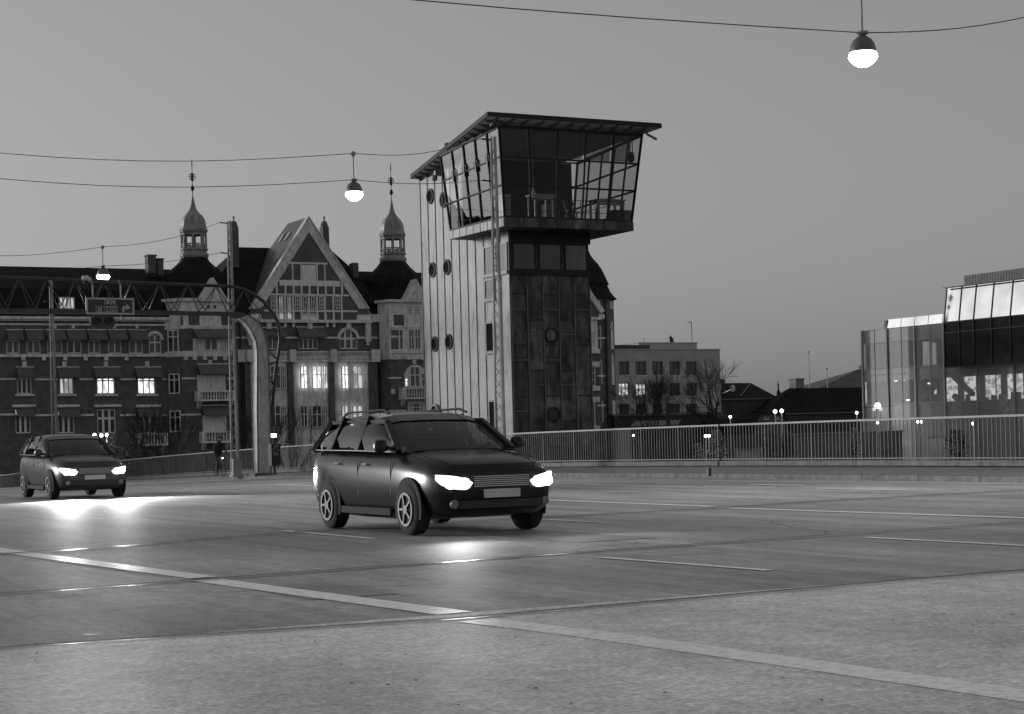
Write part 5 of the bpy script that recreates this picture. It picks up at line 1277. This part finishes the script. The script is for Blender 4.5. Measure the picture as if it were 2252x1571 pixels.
# ---------------------------------------------------------------- things on the quay seen through the railing
def quay_box(px0, py0, px1, py1, s, mat, name, label, cat, d=1.0):
    a, b, c, e = FR(px0, py0, px1, py1, s); t = thing(name, label, cat, ((a + c) / 2, s, GZ)); q = MB(); q.box(a, s, GZ, c, s + d, e); q.build('wall', mat, t)
    q = MB(); q.box(a - .08, s - .08, e, c + .08, s + d + .08, e + .1); q.build('coping', m_kerb, t); return t
m_qw = M('quay_wall_render', .11, .8, .3, 1.5)
quay_box(1752, 955, 1870, 1030, 118, m_qw, 'quay_wall', 'grey rendered wall low behind the right part of the railing', 'wall', .4)
quay_box(1872, 951, 1985, 1030, 124, m_qw, 'quay_shed', 'low grey shed seen through the railing under the glass building', 'shed', 4)
quay_box(2060, 962, 2092, 976, 116, M('pale_crate', .3, .7, .2, 3), 'white_box', 'small pale box seen through the railing near the right edge', 'box', 1)
t = quay_box(1618, 990, 1675, 1030, 112, M('board_fence', .20, .8, .2, 3), 'board_fence', 'pale horizontal board fence lit by a lamp behind the railing', 'fence', .1)
q = MB(); a, b, c, e = FR(1618, 990, 1675, 1030, 112)
for i in range(8): z = b + (e - b) * i / 8; q.box(a, 111.97, z, c, 112, z + .12)
for px in (1620, 1673): x = on_y(px, 1000, 112).x; q.box(x - .08, 111.9, GZ, x + .08, 112.2, e + .15)
q.build('board', M('fence_board', .30, .8, .2, 3), t)
lr = thing('glazed_lean_to', 'low lean-to roof of grey panes in front of the office block', 'shelter', (on_y(1440, 940, 150).x, 150, GZ))
q = MB(); A, B, C_, D = on_y(1388, 938, 150), on_y(1490, 934, 150), on_y(1496, 924, 154), on_y(1400, 926, 154); q.quad(A, B, C_, D); q.build('roof', m_slate2, lr); q = MB()
for i in range(11): q.bar(A.lerp(B, i / 10), D.lerp(C_, i / 10), .07)
q.build('glazing_bar', m_lframe, lr); pbox('wall', dwall, lr, A.x, 150.2, GZ, B.x, 153.8, A.z - .1)
st_ = thing('dark_pavilion', 'long dark flat roofed pavilion below the office block windows', 'building', (on_y(1450, 940, 160).x, 160, GZ))
a, b, c, e = FR(1352, 914, 1585, 1000, 160); pbox('wall', dwall, st_, a, 160, GZ, c, 168, e); pbox('roof', m_slate2, st_, a - .2, 159.8, e, c + .2, 168.2, e + .25)
mp = on_y(1470, 935, 128); pl = thing('wire_pole', 'dark wooden pole with slack wires in front of the office block', 'pole', (mp.x, 128, GZ))
q = MB(); q.tube([(mp.x, 128, GZ), (mp.x, 128, on_y(1472, 887, 128).z)], .17, 8); q.build('pole', m_bark, pl); q = MB(); z = on_y(1472, 892, 128).z
for dx, dz in ((8, -1.9), (14, -1.2), (24, -.4)): q.tube([(mp.x + dx * i / 8, 128, z + dz * i / 8 - .4 * math.sin(math.pi * i / 8)) for i in range(9)], .02, 4)
q.build('wire', m_iron, pl)
# street lamps along the quay
def globe_lamp(px, py, base_py, s, r, e, label, twin=None, strength=None):
    p = on_y(px, py, s); t = thing('quay_lamp', label, 'street lamp', (p.x, s, GZ), 'street lamps on the quay')
    q = MB(); q.tube([(p.x, s, GZ), (p.x, s, p.z - r)], [.09, .05], 8)
    heads = [p]
    if twin: b = on_y(twin[0], twin[1], s); q.tube([(p.x, s, p.z - 1.2), (b.x, s, b.z - 1.0), (b.x, s, b.z - r)], .04, 6); heads.append(b)
    q.build('pole', m_pipe, t)
    for h in heads:
        q = MB(); q.lathe(h, [(r * .3, -r), (r * .8, -r * .6), (r, 0), (r * .8, r * .6), (r * .3, r * .95)], 14); q.build('globe', m_globe, t, True)
    light('lamp_light', t, p + Vector((.9, -1.6, .3)), e, 'POINT', .3)
globe_lamp(1719, 904, 1010, 140, .18, 160, 'brightest globe lamp on the quay, in front of the gabled house', (1704.5, 905))
globe_lamp(1606, 917, 1010, 120, .11, 90, 'small globe lamp above the railing near the pale board fence')
globe_lamp(1552, 959, 1015, 108, .11, 130, 'low lamp seen through the railing beside the bright shrub', (1559, 959))
globe_lamp(1884, 908, 1010, 122, .12, 90, 'globe lamp just left of the glass building foot')
globe_lamp(1930, 930, 1010, 118, .10, 60, 'low lamp seen through the railing under the glass building')
globe_lamp(2018, 928, 1010, 116, .10, 60, 'twin lamp seen through the railing below the dark glass box', (2026, 928))
globe_lamp(2140, 932, 1010, 112, .12, 90, 'rightmost low quay lamp seen through the railing')
globe_lamp(1393, 958, 1010, 125, .09, 50, 'faint lamp seen through the railing right of the control tower')
p = on_y(223, 958, 135)
cd = thing('candelabra_lamp', 'three globe candelabra lamp glowing above the left hand car', 'street lamp', (p.x, 135, GZ))
q = MB(); q.tube([(p.x, 135, GZ), (p.x, 135, p.z - .15)], [.09, .05], 8); hs = [p]
for px in (208, 235): h = on_y(px, 957, 135); q.tube([(p.x, 135, p.z - .8), (h.x, 135, h.z - .6), (h.x, 135, h.z - .1)], .04, 6); hs.append(h)
q.build('pole', m_pipe, cd)
for h in hs: q = MB(); q.lathe(h, [(.03, -.13), (.10, -.08), (.13, 0), (.10, .08), (.03, .13)], 12); q.build('globe', m_globe, cd, True)
light('lamp_light', cd, p + Vector((.3, -.6, -.2)), 170, 'POINT', .3)
p = on_y(774, 933, 118); q = MB(); 
sl = thing('path_lamp', 'small globe lamp in front of the bow fronted house', 'street lamp', (p.x, 118, GZ)); q.tube([(p.x, 118, GZ), (p.x, 118, p.z - .1)], .05, 6); q.build('pole', m_pipe, sl); q = MB(); q.lathe(p, [(.03, -.12), (.1, -.06), (.12, 0), (.1, .07), (.03, .12)], 12); q.build('globe', m_globe, sl, True)

# ---------------------------------------------------------------- bare winter trees and shrubs
def bare_tree(px, base_py, top_py, s, label, spread=.55, trunk=.28, levels=5, seed=1, stems=1, split=3, tmul=1.0):
    rnd = random.Random(seed); b = on_y(px, base_py, s); b.z = GZ; top = on_y(px - (base_py - top_py) * .026, top_py, s).z; H = top - b.z
    t = thing('bare_tree', label, 'tree', b, 'leafless trees'); tq, bq = MB(), MB()
    def grow(p, d, ln, r, lev, mb_):
        n = 4 if lev else 5; pts = [p]; rs = [r]; dd = Vector(d)
        for i in range(n):
            dd = (dd + Vector((rnd.uniform(-1, 1), rnd.uniform(-1, 1), rnd.uniform(-.3, .6))) * .20).normalized(); pts.append(pts[-1] + dd * ln / n); rs.append(r * (1 - .45 * (i + 1) / n))
        mb_.tube(pts, rs, 6 if lev < 2 else 4)
        if lev >= levels: return
        kids = split + (1 if rnd.random() < .4 else 0)
        for k in range(kids):
            f = n if k == 0 else rnd.choice([n, n - 1, n - 1, max(1, n - 2)])
            ang = rnd.uniform(0, 2 * math.pi); sp = spread * rnd.uniform(.6, 1.3) * (.5 if k == 0 else 1)
            q1 = dd.cross(Vector((math.cos(ang), math.sin(ang), .1))).normalized(); nd = (dd * math.cos(sp) + q1 * math.sin(sp)); nd.z += .12; nd.normalize()
            grow(pts[f], nd, ln * rnd.uniform(.62, .82), max(.012, rs[f] * .66), lev + 1, bq)
    for k in range(stems):
        a = 2 * math.pi * k / max(1, stems) + rnd.random(); d = Vector((.22 * math.cos(a), .22 * math.sin(a), 1)) if stems > 1 else Vector((0, 0, 1)); grow(b + Vector((.15 * math.cos(a), .15 * math.sin(a), 0)) * (stems > 1), d.normalized(), H * .30 * tmul, trunk, 0, tq)
    tq.build('trunk', m_bark, t); bq.build('crown', m_bark, t); return t
bare_tree(1437, 985, 792, 142, 'spreading bare tree in front of the office block windows', .55, .16, 5, 4, 3)
bare_tree(1581, 985, 782, 135, 'large gnarled bare tree at the right end of the office block', .58, .36, 5, 12, 1, 3, 1.15)
bare_tree(347, 1000, 835, 128, 'slim bare tree in front of the left brick bay', .38, .09, 4, 21, 2)
bare_tree(378, 1000, 850, 126, 'second slim bare tree just right of the first, below the stone bay', .36, .08, 4, 23, 2)
bare_tree(640, 1000, 825, 112, 'bare tree with fine upright twigs right of the gantry leg', .38, .08, 4, 31, 3, 2)
bare_tree(607, 1000, 860, 116, 'thin bare tree close behind the gantry leg', .35, .10, 4, 33, 2)
bare_tree(545, 1000, 850, 118, 'thin bare tree between the lattice mast and the gantry leg', .35, .09, 4, 35, 2)
bare_tree(752, 1000, 850, 120, 'low bare tree before the bow fronted facade, left of the dark car', .5, .07, 3, 37, 2, 3)
def shrub(px, base_py, top_py, w_px, s, label, n=900, seed=1, mat=None, leaf=.11):
    rnd = random.Random(seed); b = on_y(px, base_py, s); b.z = GZ; top = on_y(px, top_py, s).z; H = top - b.z; w = w_px * s * 1.08 / F
    t = thing('shrub', label, 'shrub', b, 'shrubs on the quay'); q, st = MB(), MB()
    for k in range(9): a = rnd.random() * 6.28; st.tube([b, b + Vector((math.cos(a) * w * .2, math.sin(a) * w * .2, H * .5)), b + Vector((math.cos(a) * w * .4, math.sin(a) * w * .4, H * .92))], [.05, .03, .01], 5)
    for k in range(n):
        z = rnd.random() ** .8; r = w * .5 * (.35 + .65 * math.sin(math.pi * min(.95, .25 + z * .7))) * math.sqrt(rnd.random()) * rnd.uniform(.8, 1.15); a = rnd.random() * 6.28
        c = b + Vector((r * math.cos(a), r * math.sin(a), H * z)); u_ = Vector((rnd.uniform(-1, 1), rnd.uniform(-1, 1), rnd.uniform(-1, 1))).normalized(); v_ = u_.orthogonal().normalized(); l = leaf * rnd.uniform(.6, 1.5)
        q.quad(c - u_ * l, c - v_ * l * .5, c + u_ * l, c + v_ * l * .5)
    st.build('stems', m_bark, t); q.build('foliage', mat or m_leaf, t)
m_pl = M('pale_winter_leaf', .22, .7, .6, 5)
shrub(1577, 1015, 948, 50, 111, 'bright lamplit shrub seen through the railing', 1500, 2, m_pl)
shrub(1537, 1015, 975, 34, 112, 'smaller lamplit shrub left of the bright one', 500, 3, m_pl)
shrub(1880, 1015, 940, 34, 119, 'lamplit shrub beside the low shed under the glass building', 600, 4, m_pl)
shrub(2105, 1015, 945, 70, 110, 'dark leafy shrub at the right end behind the railing', 900, 5)
shrub(1690, 1015, 950, 60, 122, 'dim shrub in front of the gabled house', 700, 6)
shrub(1730, 1015, 955, 40, 126, 'dim shrub at the right corner of the gabled house', 500, 7)
shrub(245, 1010, 955, 36, 133, 'lamplit shrub right of the three globe lamp', 500, 8, m_pl)
shrub(205, 1010, 965, 26, 134, 'lamplit shrub left of the three globe lamp', 300, 9, m_pl)
shrub(300, 1010, 965, 70, 131, 'dark low shrub below the left stone balcony', 700, 10)
# ---------------------------------------------------------------- cars at rest in their lane, headlights on
def loft(q, rings, close=True):
    n = len(rings[0]); vs = [v for r in rings for v in r]
    fs = [(i * n + j, i * n + (j + 1) % n, (i + 1) * n + (j + 1) % n, (i + 1) * n + j) for i in range(len(rings) - 1) for j in range(n if close else n - 1)]
    if close: fs += [tuple(range(n)), tuple(range((len(rings) - 1) * n, len(rings) * n))]
    q.add(vs, fs)
m_cw = GLASS('tinted_car_glass', .34, .9, .01, 1.5)
m_seat = M('seat_cloth', .05, .8, .2, 6)
def cabin(t, cx, cy, g):
    """seats, dashboard and steering wheel behind the tinted glass"""
    for x in (-.40, .40):
        for y in (-.02, .95):
            q = MB(); q.bar((cx + x, cy + y, g + 1.05), (cx + x, cy + y + .10, g + 1.36), .44, .10); q.bar((cx + x, cy + y + .11, g + 1.37), (cx + x, cy + y + .13, g + 1.50), .24, .09); q.build('seat', m_seat, t)
    q = MB(); q.box(cx - .70, cy - .85, g + 1.10, cx + .70, cy - .60, g + 1.165); q.build('dashboard', m_plastic, t)
    q = MB(); c = Vector((cx + .38, cy - .48, g + 1.14)); q.tube([c + Vector((.17 * math.cos(a), .05 * math.sin(a), .16 * math.sin(a))) for a in [2 * math.pi * i / 16 for i in range(17)]], .014, 6); q.build('steering_wheel', m_plastic, t)
    q = MB(); q.box(cx - .10, cy - .33, g + 1.42, cx + .10, cy - .30, g + 1.48); q.build('rear_view_mirror', m_plastic, t)
def car(cx, cyf, label, power, m_car=m_car, rails=True, hs=1.0):
    """front bumper at y = cyf, the car points towards -y"""
    cy = cyf + 2.25; g = zroad(cy); t = thing('moving_car', label, 'car', (cx, cy, g), 'dark cars driving towards the camera')
    ST = [(-2.25, .50, .72, .62, .28), (-2.20, .36, .84, .74, .30), (-2.05, .27, .92, .82, .30), (-1.75, .22, 1.0, .88, .28), (-1.30, .20, 1.06, .915, .26), (-.92, .19, 1.10, .925, .25), (-.3, .19, 1.11, .93, .25), (.5, .19, 1.13, .93, .25), (1.3, .20, 1.15, .925, .25), (1.85, .24, 1.16, .90, .26), (2.12, .30, 1.12, .86, .28), (2.24, .40, .98, .78, .30)]
    rings = []
    for y, zb, zt_, hw, ins in ST:
        h = zt_ - zb; pr = [(0, zb), (.75, zb), (.93, zb + .10 * h), (.985, zb + .30 * h), (1.0, zb + .50 * h), (.985, zb + .70 * h), (.95, zb + .88 * h), (.86, zb + .97 * h), (.5, zt_ + .012), (0, zt_ + .02)]
        rings.append([(cx + hw * a, cy + y, g + z) for a, z in pr] + [(cx - hw * a, cy + y, g + z) for a, z in pr[-2:0:-1]])
    q = MB(); loft(q, rings); body = q.build('body', m_car, t, True)
    # greenhouse
    GS = [(-1.0, 1.08, 1.10, .86, .84), (-.30, 1.10, 1.50, .87, .70), (0.0, 1.11, 1.585, .875, .67), (.6, 1.12, 1.625, .875, .66), (1.2, 1.13, 1.60, .87, .65), (1.75, 1.14, 1.52, .85, .63), (2.10, 1.12, 1.16, .80, .74)]
    rings = []
    GS = [(y, z0, z0 + (z1 - z0) * hs, w0, w1) for y, z0, z1, w0, w1 in GS]
    for y, z0, z1, w0, w1 in GS:
        pr = [(w0, z0), (w0 * .985, z0 + .35 * (z1 - z0)), ((w0 + w1) / 2 + .02, z0 + .7 * (z1 - z0)), (w1, z1 - .02), (w1 * .7, z1 + .012), (0, z1 + .02)]
        rings.append([(cx + a, cy + y, g + z) for a, z in pr] + [(cx - a, cy + y, g + z) for a, z in pr[-2::-1]])
    q = MB(); loft(q, rings, True); q.build('windows', m_cw, t, True)
    cabin(t, cx, cy, g)
    q = MB()                                       # roof skin and pillars in body paint
    rr = []
    for y, z0, z1, w0, w1 in GS[1:6]:
        rr.append([(cx + (w1 + .02) * a, cy + y, g + z1 + dz) for a, dz in ((-1.02, -.05), (-1, -.012), (-.7, .024), (0, .033), (.7, .024), (1, -.012), (1.02, -.05))])
    loft(q, rr, False)
    for s in (-1, 1):
        q.bar((cx + s * .865, cy - .98, g + 1.10), (cx + s * .715, cy - .30, g + 1.51), .075); q.bar((cx + s * .885, cy + .28, g + 1.12), (cx + s * .69, cy + .30, g + 1.60), .09, .03); q.bar((cx + s * .88, cy + 1.22, g + 1.13), (cx + s * .68, cy + 1.2, g + 1.59), .12, .04); q.bar((cx + s * .82, cy + 2.08, g + 1.13), (cx + s * .66, cy + 1.76, g + 1.52), .14, .08)
        q.bar((cx + s * .72, cy - .3, g + 1.515), (cx + s * .68, cy + 1.75, g + 1.535), .05)
    q.build('roof', m_car, t)
    q = MB()
    for s in (-1, 1) if rails else (): q.tube([(cx + s * .60, cy - .1, g + 1.63), (cx + s * .59, cy + .1, g + 1.68), (cx + s * .58, cy + 1.4, g + 1.67), (cx + s * .58, cy + 1.6, g + 1.6)], .018, 6)
    q.build_each('roof_rail', m_plastic, t)
    q = MB(); q.box(cx - .42, cy - 2.262, g + .615, cx + .42, cy - 2.19, g + .79); gr = q.build('grille', m_plastic, t); q = MB()
    for z in (.635, .66, .685, .71, .735, .76): q.box(cx - .4, cy - 2.275, g + z, cx + .4, cy - 2.262, g + z + .012)
    q.build('grille_bar', m_chrome, gr)
    q = MB()
    for s in (-1, 1): q.tube([(cx + s * .90, cy - .96, g + 1.10), (cx + s * .905, cy + .3, g + 1.125), (cx + s * .89, cy + 1.9, g + 1.14)], .011, 5)
    q.build_each('window_trim', m_rim, t)
    q = MB(); q.box(cx - .60, cy - 2.262, g + .36, cx + .60, cy - 2.16, g + .46); q.build('air_intake', m_plastic, t)
    pbox('number_plate', m_white, t, cx - .26, cy - 2.29, g + .49, cx + .26, cy - 2.265, g + .60)
    for s in (-1, 1):
        q = MB(); yy = lambda a: cy - 2.29 + max(0, a - .5) ** 2 * 1.6; m_ = 10; vs = []
        for k in range(m_ + 1):
            f = k / m_; a = .43 + .40 * f; lo_ = .585 + .10 * (2 * f - 1) ** 4 + .05 * f; hi_ = .765 + .035 * f - .07 * (1 - f) ** 3
            vs += [(cx + s * a, yy(a), g + lo_), (cx + s * a, yy(a), g + hi_), (cx + s * a, yy(a) + .10, g + hi_), (cx + s * a, yy(a) + .10, g + lo_)]
        q.add(vs, [(4 * k + e, 4 * k + (e + 1) % 4, 4 * k + 4 + (e + 1) % 4, 4 * k + 4 + e) for k in range(m_) for e in range(4)] + [(0, 1, 2, 3), (4 * m_ + 3, 4 * m_ + 2, 4 * m_ + 1, 4 * m_)])
        hl = q.build('headlight', m_lens, t)
        for a in (.54, .71):
            q = MB(); q.disc((cx + s * a, yy(a) - .012, g + .685), .068, 'y', .05, 20); q.build('bulb', m_head, hl)
        q = MB(); q.disc((cx + s * .66, cy - 2.235, g + .42), .055, 'y', .05); q.build('fog_lamp', m_lframe, t)
        q = MB(); q.bar((cx + s * .86, cy - .82, g + 1.14), (cx + s * 1.0, cy - .80, g + 1.17), .05); q.lathe((cx + s * 1.04, cy - .78, g + 1.10), [(.05, 0), (.10, .03), (.105, .10), (.08, .16), (.03, .18)], 10); q.build('mirror', m_car, t, True)
        for yw in (-1.36, 1.36):
            q = MB(); q.yz([(cy + yw + .41 * math.cos(R_(k)), g + .36 + .41 * math.sin(R_(k))) for k in range(-20, 201, 10)], cx + s * .925, cx + s * .925 - s * .02); q.build('wheel_arch', m_tyre, t)
            q = MB(); x = cx + s * .84; 
            prof = [(.20, -.11), (.30, -.115), (.335, -.09), (.345, 0), (.335, .09), (.30, .115), (.20, .11)]; vs = []; n = 28
            for r, k in prof: vs += [(x + k, cy + yw + r * math.cos(2 * math.pi * j / n), g + .345 + r * math.sin(2 * math.pi * j / n)) for j in range(n)]
            q.add(vs, [(i * n + j, i * n + (j + 1) % n, (i + 1) * n + (j + 1) % n, (i + 1) * n + j) for i in range(len(prof) - 1) for j in range(n)] + [tuple(range(n)), tuple(range((len(prof) - 1) * n, len(prof) * n))])
            w = q.build('wheel', m_tyre, t, True); q = MB(); xo = x + s * .112; q.disc((xo - (.02 if s < 0 else 0), cy + yw, g + .345), .06, 'x', .02, 12); q.ring((xo - (.02 if s < 0 else 0), cy + yw, g + .345), .19, .225, 'x', .02, 24)
            for k in range(5): a = 2 * math.pi * k / 5; q.bar((xo, cy + yw + .05 * math.cos(a), g + .345 + .05 * math.sin(a)), (xo, cy + yw + .2 * math.cos(a), g + .345 + .2 * math.sin(a)), .05, .03)
            q.build('rim', m_rim, w)
        q = MB()
        for y in (-.82, .30): q.bar((cx + s * .918, cy + y, g + .50), (cx + s * .918, cy + y + .02, g + 1.0), .012)
        q.box(cx + s * .918 - .012, cy - .05, g + .93, cx + s * .918 + .02 * s, cy + .14, g + .955); q.box(cx + s * .918 - .012, cy + .95, g + .94, cx + s * .918 + .02 * s, cy + 1.14, g + .965); q.build('door_trim', m_plastic, t)
        light('headlight_beam', t, (cx + s * .68, cy - 2.40, g + .70), power, 'SPOT', .2, (s * .24 - .06, -1, -.035), 88, 1.0)
    q = MB()                                       # shut lines of bonnet and bumper
    for s in (-1, 1):
        q.tube([(cx + s * .78, cy - 1.0, g + 1.105), (cx + s * .76, cy - 1.4, g + 1.062), (cx + s * .70, cy - 1.85, g + .985), (cx + s * .60, cy - 2.1, g + .915)], .008, 4)
        q.tube([(cx + s * .84, cy - 1.82, g + .62), (cx + s * .80, cy - 2.06, g + .60), (cx + s * .70, cy - 2.22, g + .58)], .007, 4)
    q.tube([(cx - .60, cy - 2.1, g + .917), (cx, cy - 2.16, g + .915), (cx + .60, cy - 2.1, g + .917)], .008, 4)
    q.build_each('shut_line', m_iron, t)
    q = MB()
    for s in (-1, 1): q.bar((cx + s * .93, cy - .85, g + .30), (cx + s * .93, cy + .85, g + .30), .05, .09)
    q.build_each('side_sill', m_tyre, t)
    q = MB(); q.bar((cx - .5, cy - .95, g + 1.13), (cx + .05, cy - .88, g + 1.16), .02); q.bar((cx + .1, cy - .95, g + 1.13), (cx + .6, cy - .86, g + 1.18), .02); q.build('wiper', m_plastic, t)
    return t
a = on_road(1062, 1178); car(10.9, 20.9, 'black car with roof rails and blazing headlights in mid road', 120)
car(12.1, 45.2, 'grey car with blazing headlights and bare roof at the left edge', 1900, m_car2, False)

# ---------------------------------------------------------------- cyclist on the far pavement, left of the lattice mast
def skin_body(name, joints, bones, mat, par):
    me = bpy.data.meshes.new(name); o = bpy.data.objects.new(name, me); col.objects.link(o); o.parent = par; off = woff(par)
    keys = list(joints); me.from_pydata([tuple(Vector(joints[k][0]) - off) for k in keys], [(keys.index(a), keys.index(b)) for a, b in bones], [])
    md = o.modifiers.new('skin', 'SKIN'); md.use_smooth_shade = True
    sv = me.skin_vertices[0].data if me.skin_vertices else None
    if sv is None:
        bm = bmesh.new(); bm.from_mesh(me); bm.verts.layers.skin.verify(); bm.to_mesh(me); bm.free(); sv = me.skin_vertices[0].data
    for i, k in enumerate(keys): sv[i].radius = (joints[k][1], joints[k][1])
    sv[0].use_root = True
    s = o.modifiers.new('sub', 'SUBSURF'); s.levels = s.render_levels = 2
    dg = bpy.context.evaluated_depsgraph_get(); m2 = bpy.data.meshes.new_from_object(o.evaluated_get(dg)); o.modifiers.clear(); o.data = m2; m2.materials.clear(); m2.materials.append(mat)
    for p in m2.polygons: p.use_smooth = True
    return o
cp = on_road(483, 1046, .2); bx_, by_, bz_ = cp.x, cp.y, zroad(cp.y) + .17
bk = thing('bicycle', 'dark bicycle with small front lamp ridden left of the lattice mast', 'bicycle', (bx_, by_, bz_))
fw, rw, bb, seat, head = (by_ - .52, .34), (by_ + .52, .34), (by_ + .05, .30), (by_ + .22, .92), (by_ - .38, .92)
for (y, z), nm in ((fw, 'wheel'), (rw, 'wheel')):
    q = MB(); q.ring((bx_ - .015, y, bz_ + z), .30, .335, 'x', .03, 28)
    for k in range(10): a = math.pi * 2 * k / 10; q.bar((bx_, y, bz_ + z), (bx_, y + .31 * math.cos(a), bz_ + z + .31 * math.sin(a)), .006)
    q.build(nm, m_tyre, bk)
q = MB(); V = lambda p, x=0: (bx_ + x, p[0], bz_ + p[1])
for a, b in ((bb, seat), (bb, head), (seat, head), (rw, bb), (rw, seat), (head, fw)): q.tube([V(a), V(b)], .018, 6)
q.build('frame', m_lframe, bk)
q = MB(); q.tube([(bx_ - .28, by_ - .20, bz_ + 1.02), (bx_ - .1, by_ - .42, bz_ + 1.04), (bx_, by_ - .40, bz_ + .95), (bx_ + .1, by_ - .42, bz_ + 1.04), (bx_ + .28, by_ - .20, bz_ + 1.02)], .014, 6); q.build('handlebar', m_iron, bk)
q = MB(); q.lathe((bx_, by_ + .24, bz_ + .93), [(.03, 0), (.10, .03), (.09, .07), (.02, .09)], 10); q.build('saddle', m_plastic, bk)
q = MB(); q.disc((bx_, by_ - .50, bz_ + .84), .035, 'y', .05, 10); q.build('lamp', EM('bike_lamp', 4.0), bk)
pr = thing('person', 'cyclist in dark coat riding just left of the lattice mast', 'person', (bx_, by_, bz_ + .9))
J = {'pel': ((bx_, by_ + .20, bz_ + 1.02), .15), 'spi': ((bx_, by_ + .12, bz_ + 1.25), .15), 'che': ((bx_, by_ + .0, bz_ + 1.45), .17), 'nec': ((bx_, by_ - .06, bz_ + 1.60), .06), 'hea': ((bx_, by_ - .09, bz_ + 1.70), .095), 'top': ((bx_, by_ - .09, bz_ + 1.80), .085)}
B = [('pel', 'spi'), ('spi', 'che'), ('che', 'nec'), ('nec', 'hea'), ('hea', 'top')]
for s, n_ in ((-1, 'l'), (1, 'r')):
    up = s > 0
    J.update({'sh' + n_: ((bx_ + s * .19, by_ + .0, bz_ + 1.46), .07), 'el' + n_: ((bx_ + s * .27, by_ - .12, bz_ + 1.22), .05), 'wr' + n_: ((bx_ + s * .27, by_ - .22, bz_ + 1.06), .036), 'ha' + n_: ((bx_ + s * .27, by_ - .27, bz_ + 1.03), .035),
              'hi' + n_: ((bx_ + s * .11, by_ + .16, bz_ + .96), .105), 'kn' + n_: ((bx_ + s * .12, by_ - .22, bz_ + (.78 if up else .62)), .07), 'an' + n_: ((bx_ + s * .11, by_ - .02 - (.1 if up else 0), bz_ + (.40 if up else .18)), .045), 'to' + n_: ((bx_ + s * .11, by_ - .17 - (.1 if up else 0), bz_ + (.36 if up else .13)), .04)})
    B += [('che', 'sh' + n_), ('sh' + n_, 'el' + n_), ('el' + n_, 'wr' + n_), ('wr' + n_, 'ha' + n_), ('pel', 'hi' + n_), ('hi' + n_, 'kn' + n_), ('kn' + n_, 'an' + n_), ('an' + n_, 'to' + n_)]
skin_body('body', J, B, m_cloth, pr)
q = MB(); q.lathe((bx_, by_ - .105, bz_ + 1.63), [(.03, -.01), (.07, .03), (.085, .09), (.07, .13)], 12); q.lathe((bx_, by_ - .18, bz_ + 1.69), [(.012, -.02), (.02, 0), (.008, .04)], 6); q.build('face', m_skin, pr, True)
q = MB(); q.lathe((bx_, by_ - .07, bz_ + 1.73), [(.115, 0), (.12, .03), (.105, .08), (.06, .12), (.01, .13)], 14); q.build('cap', m_cloth, pr, True)
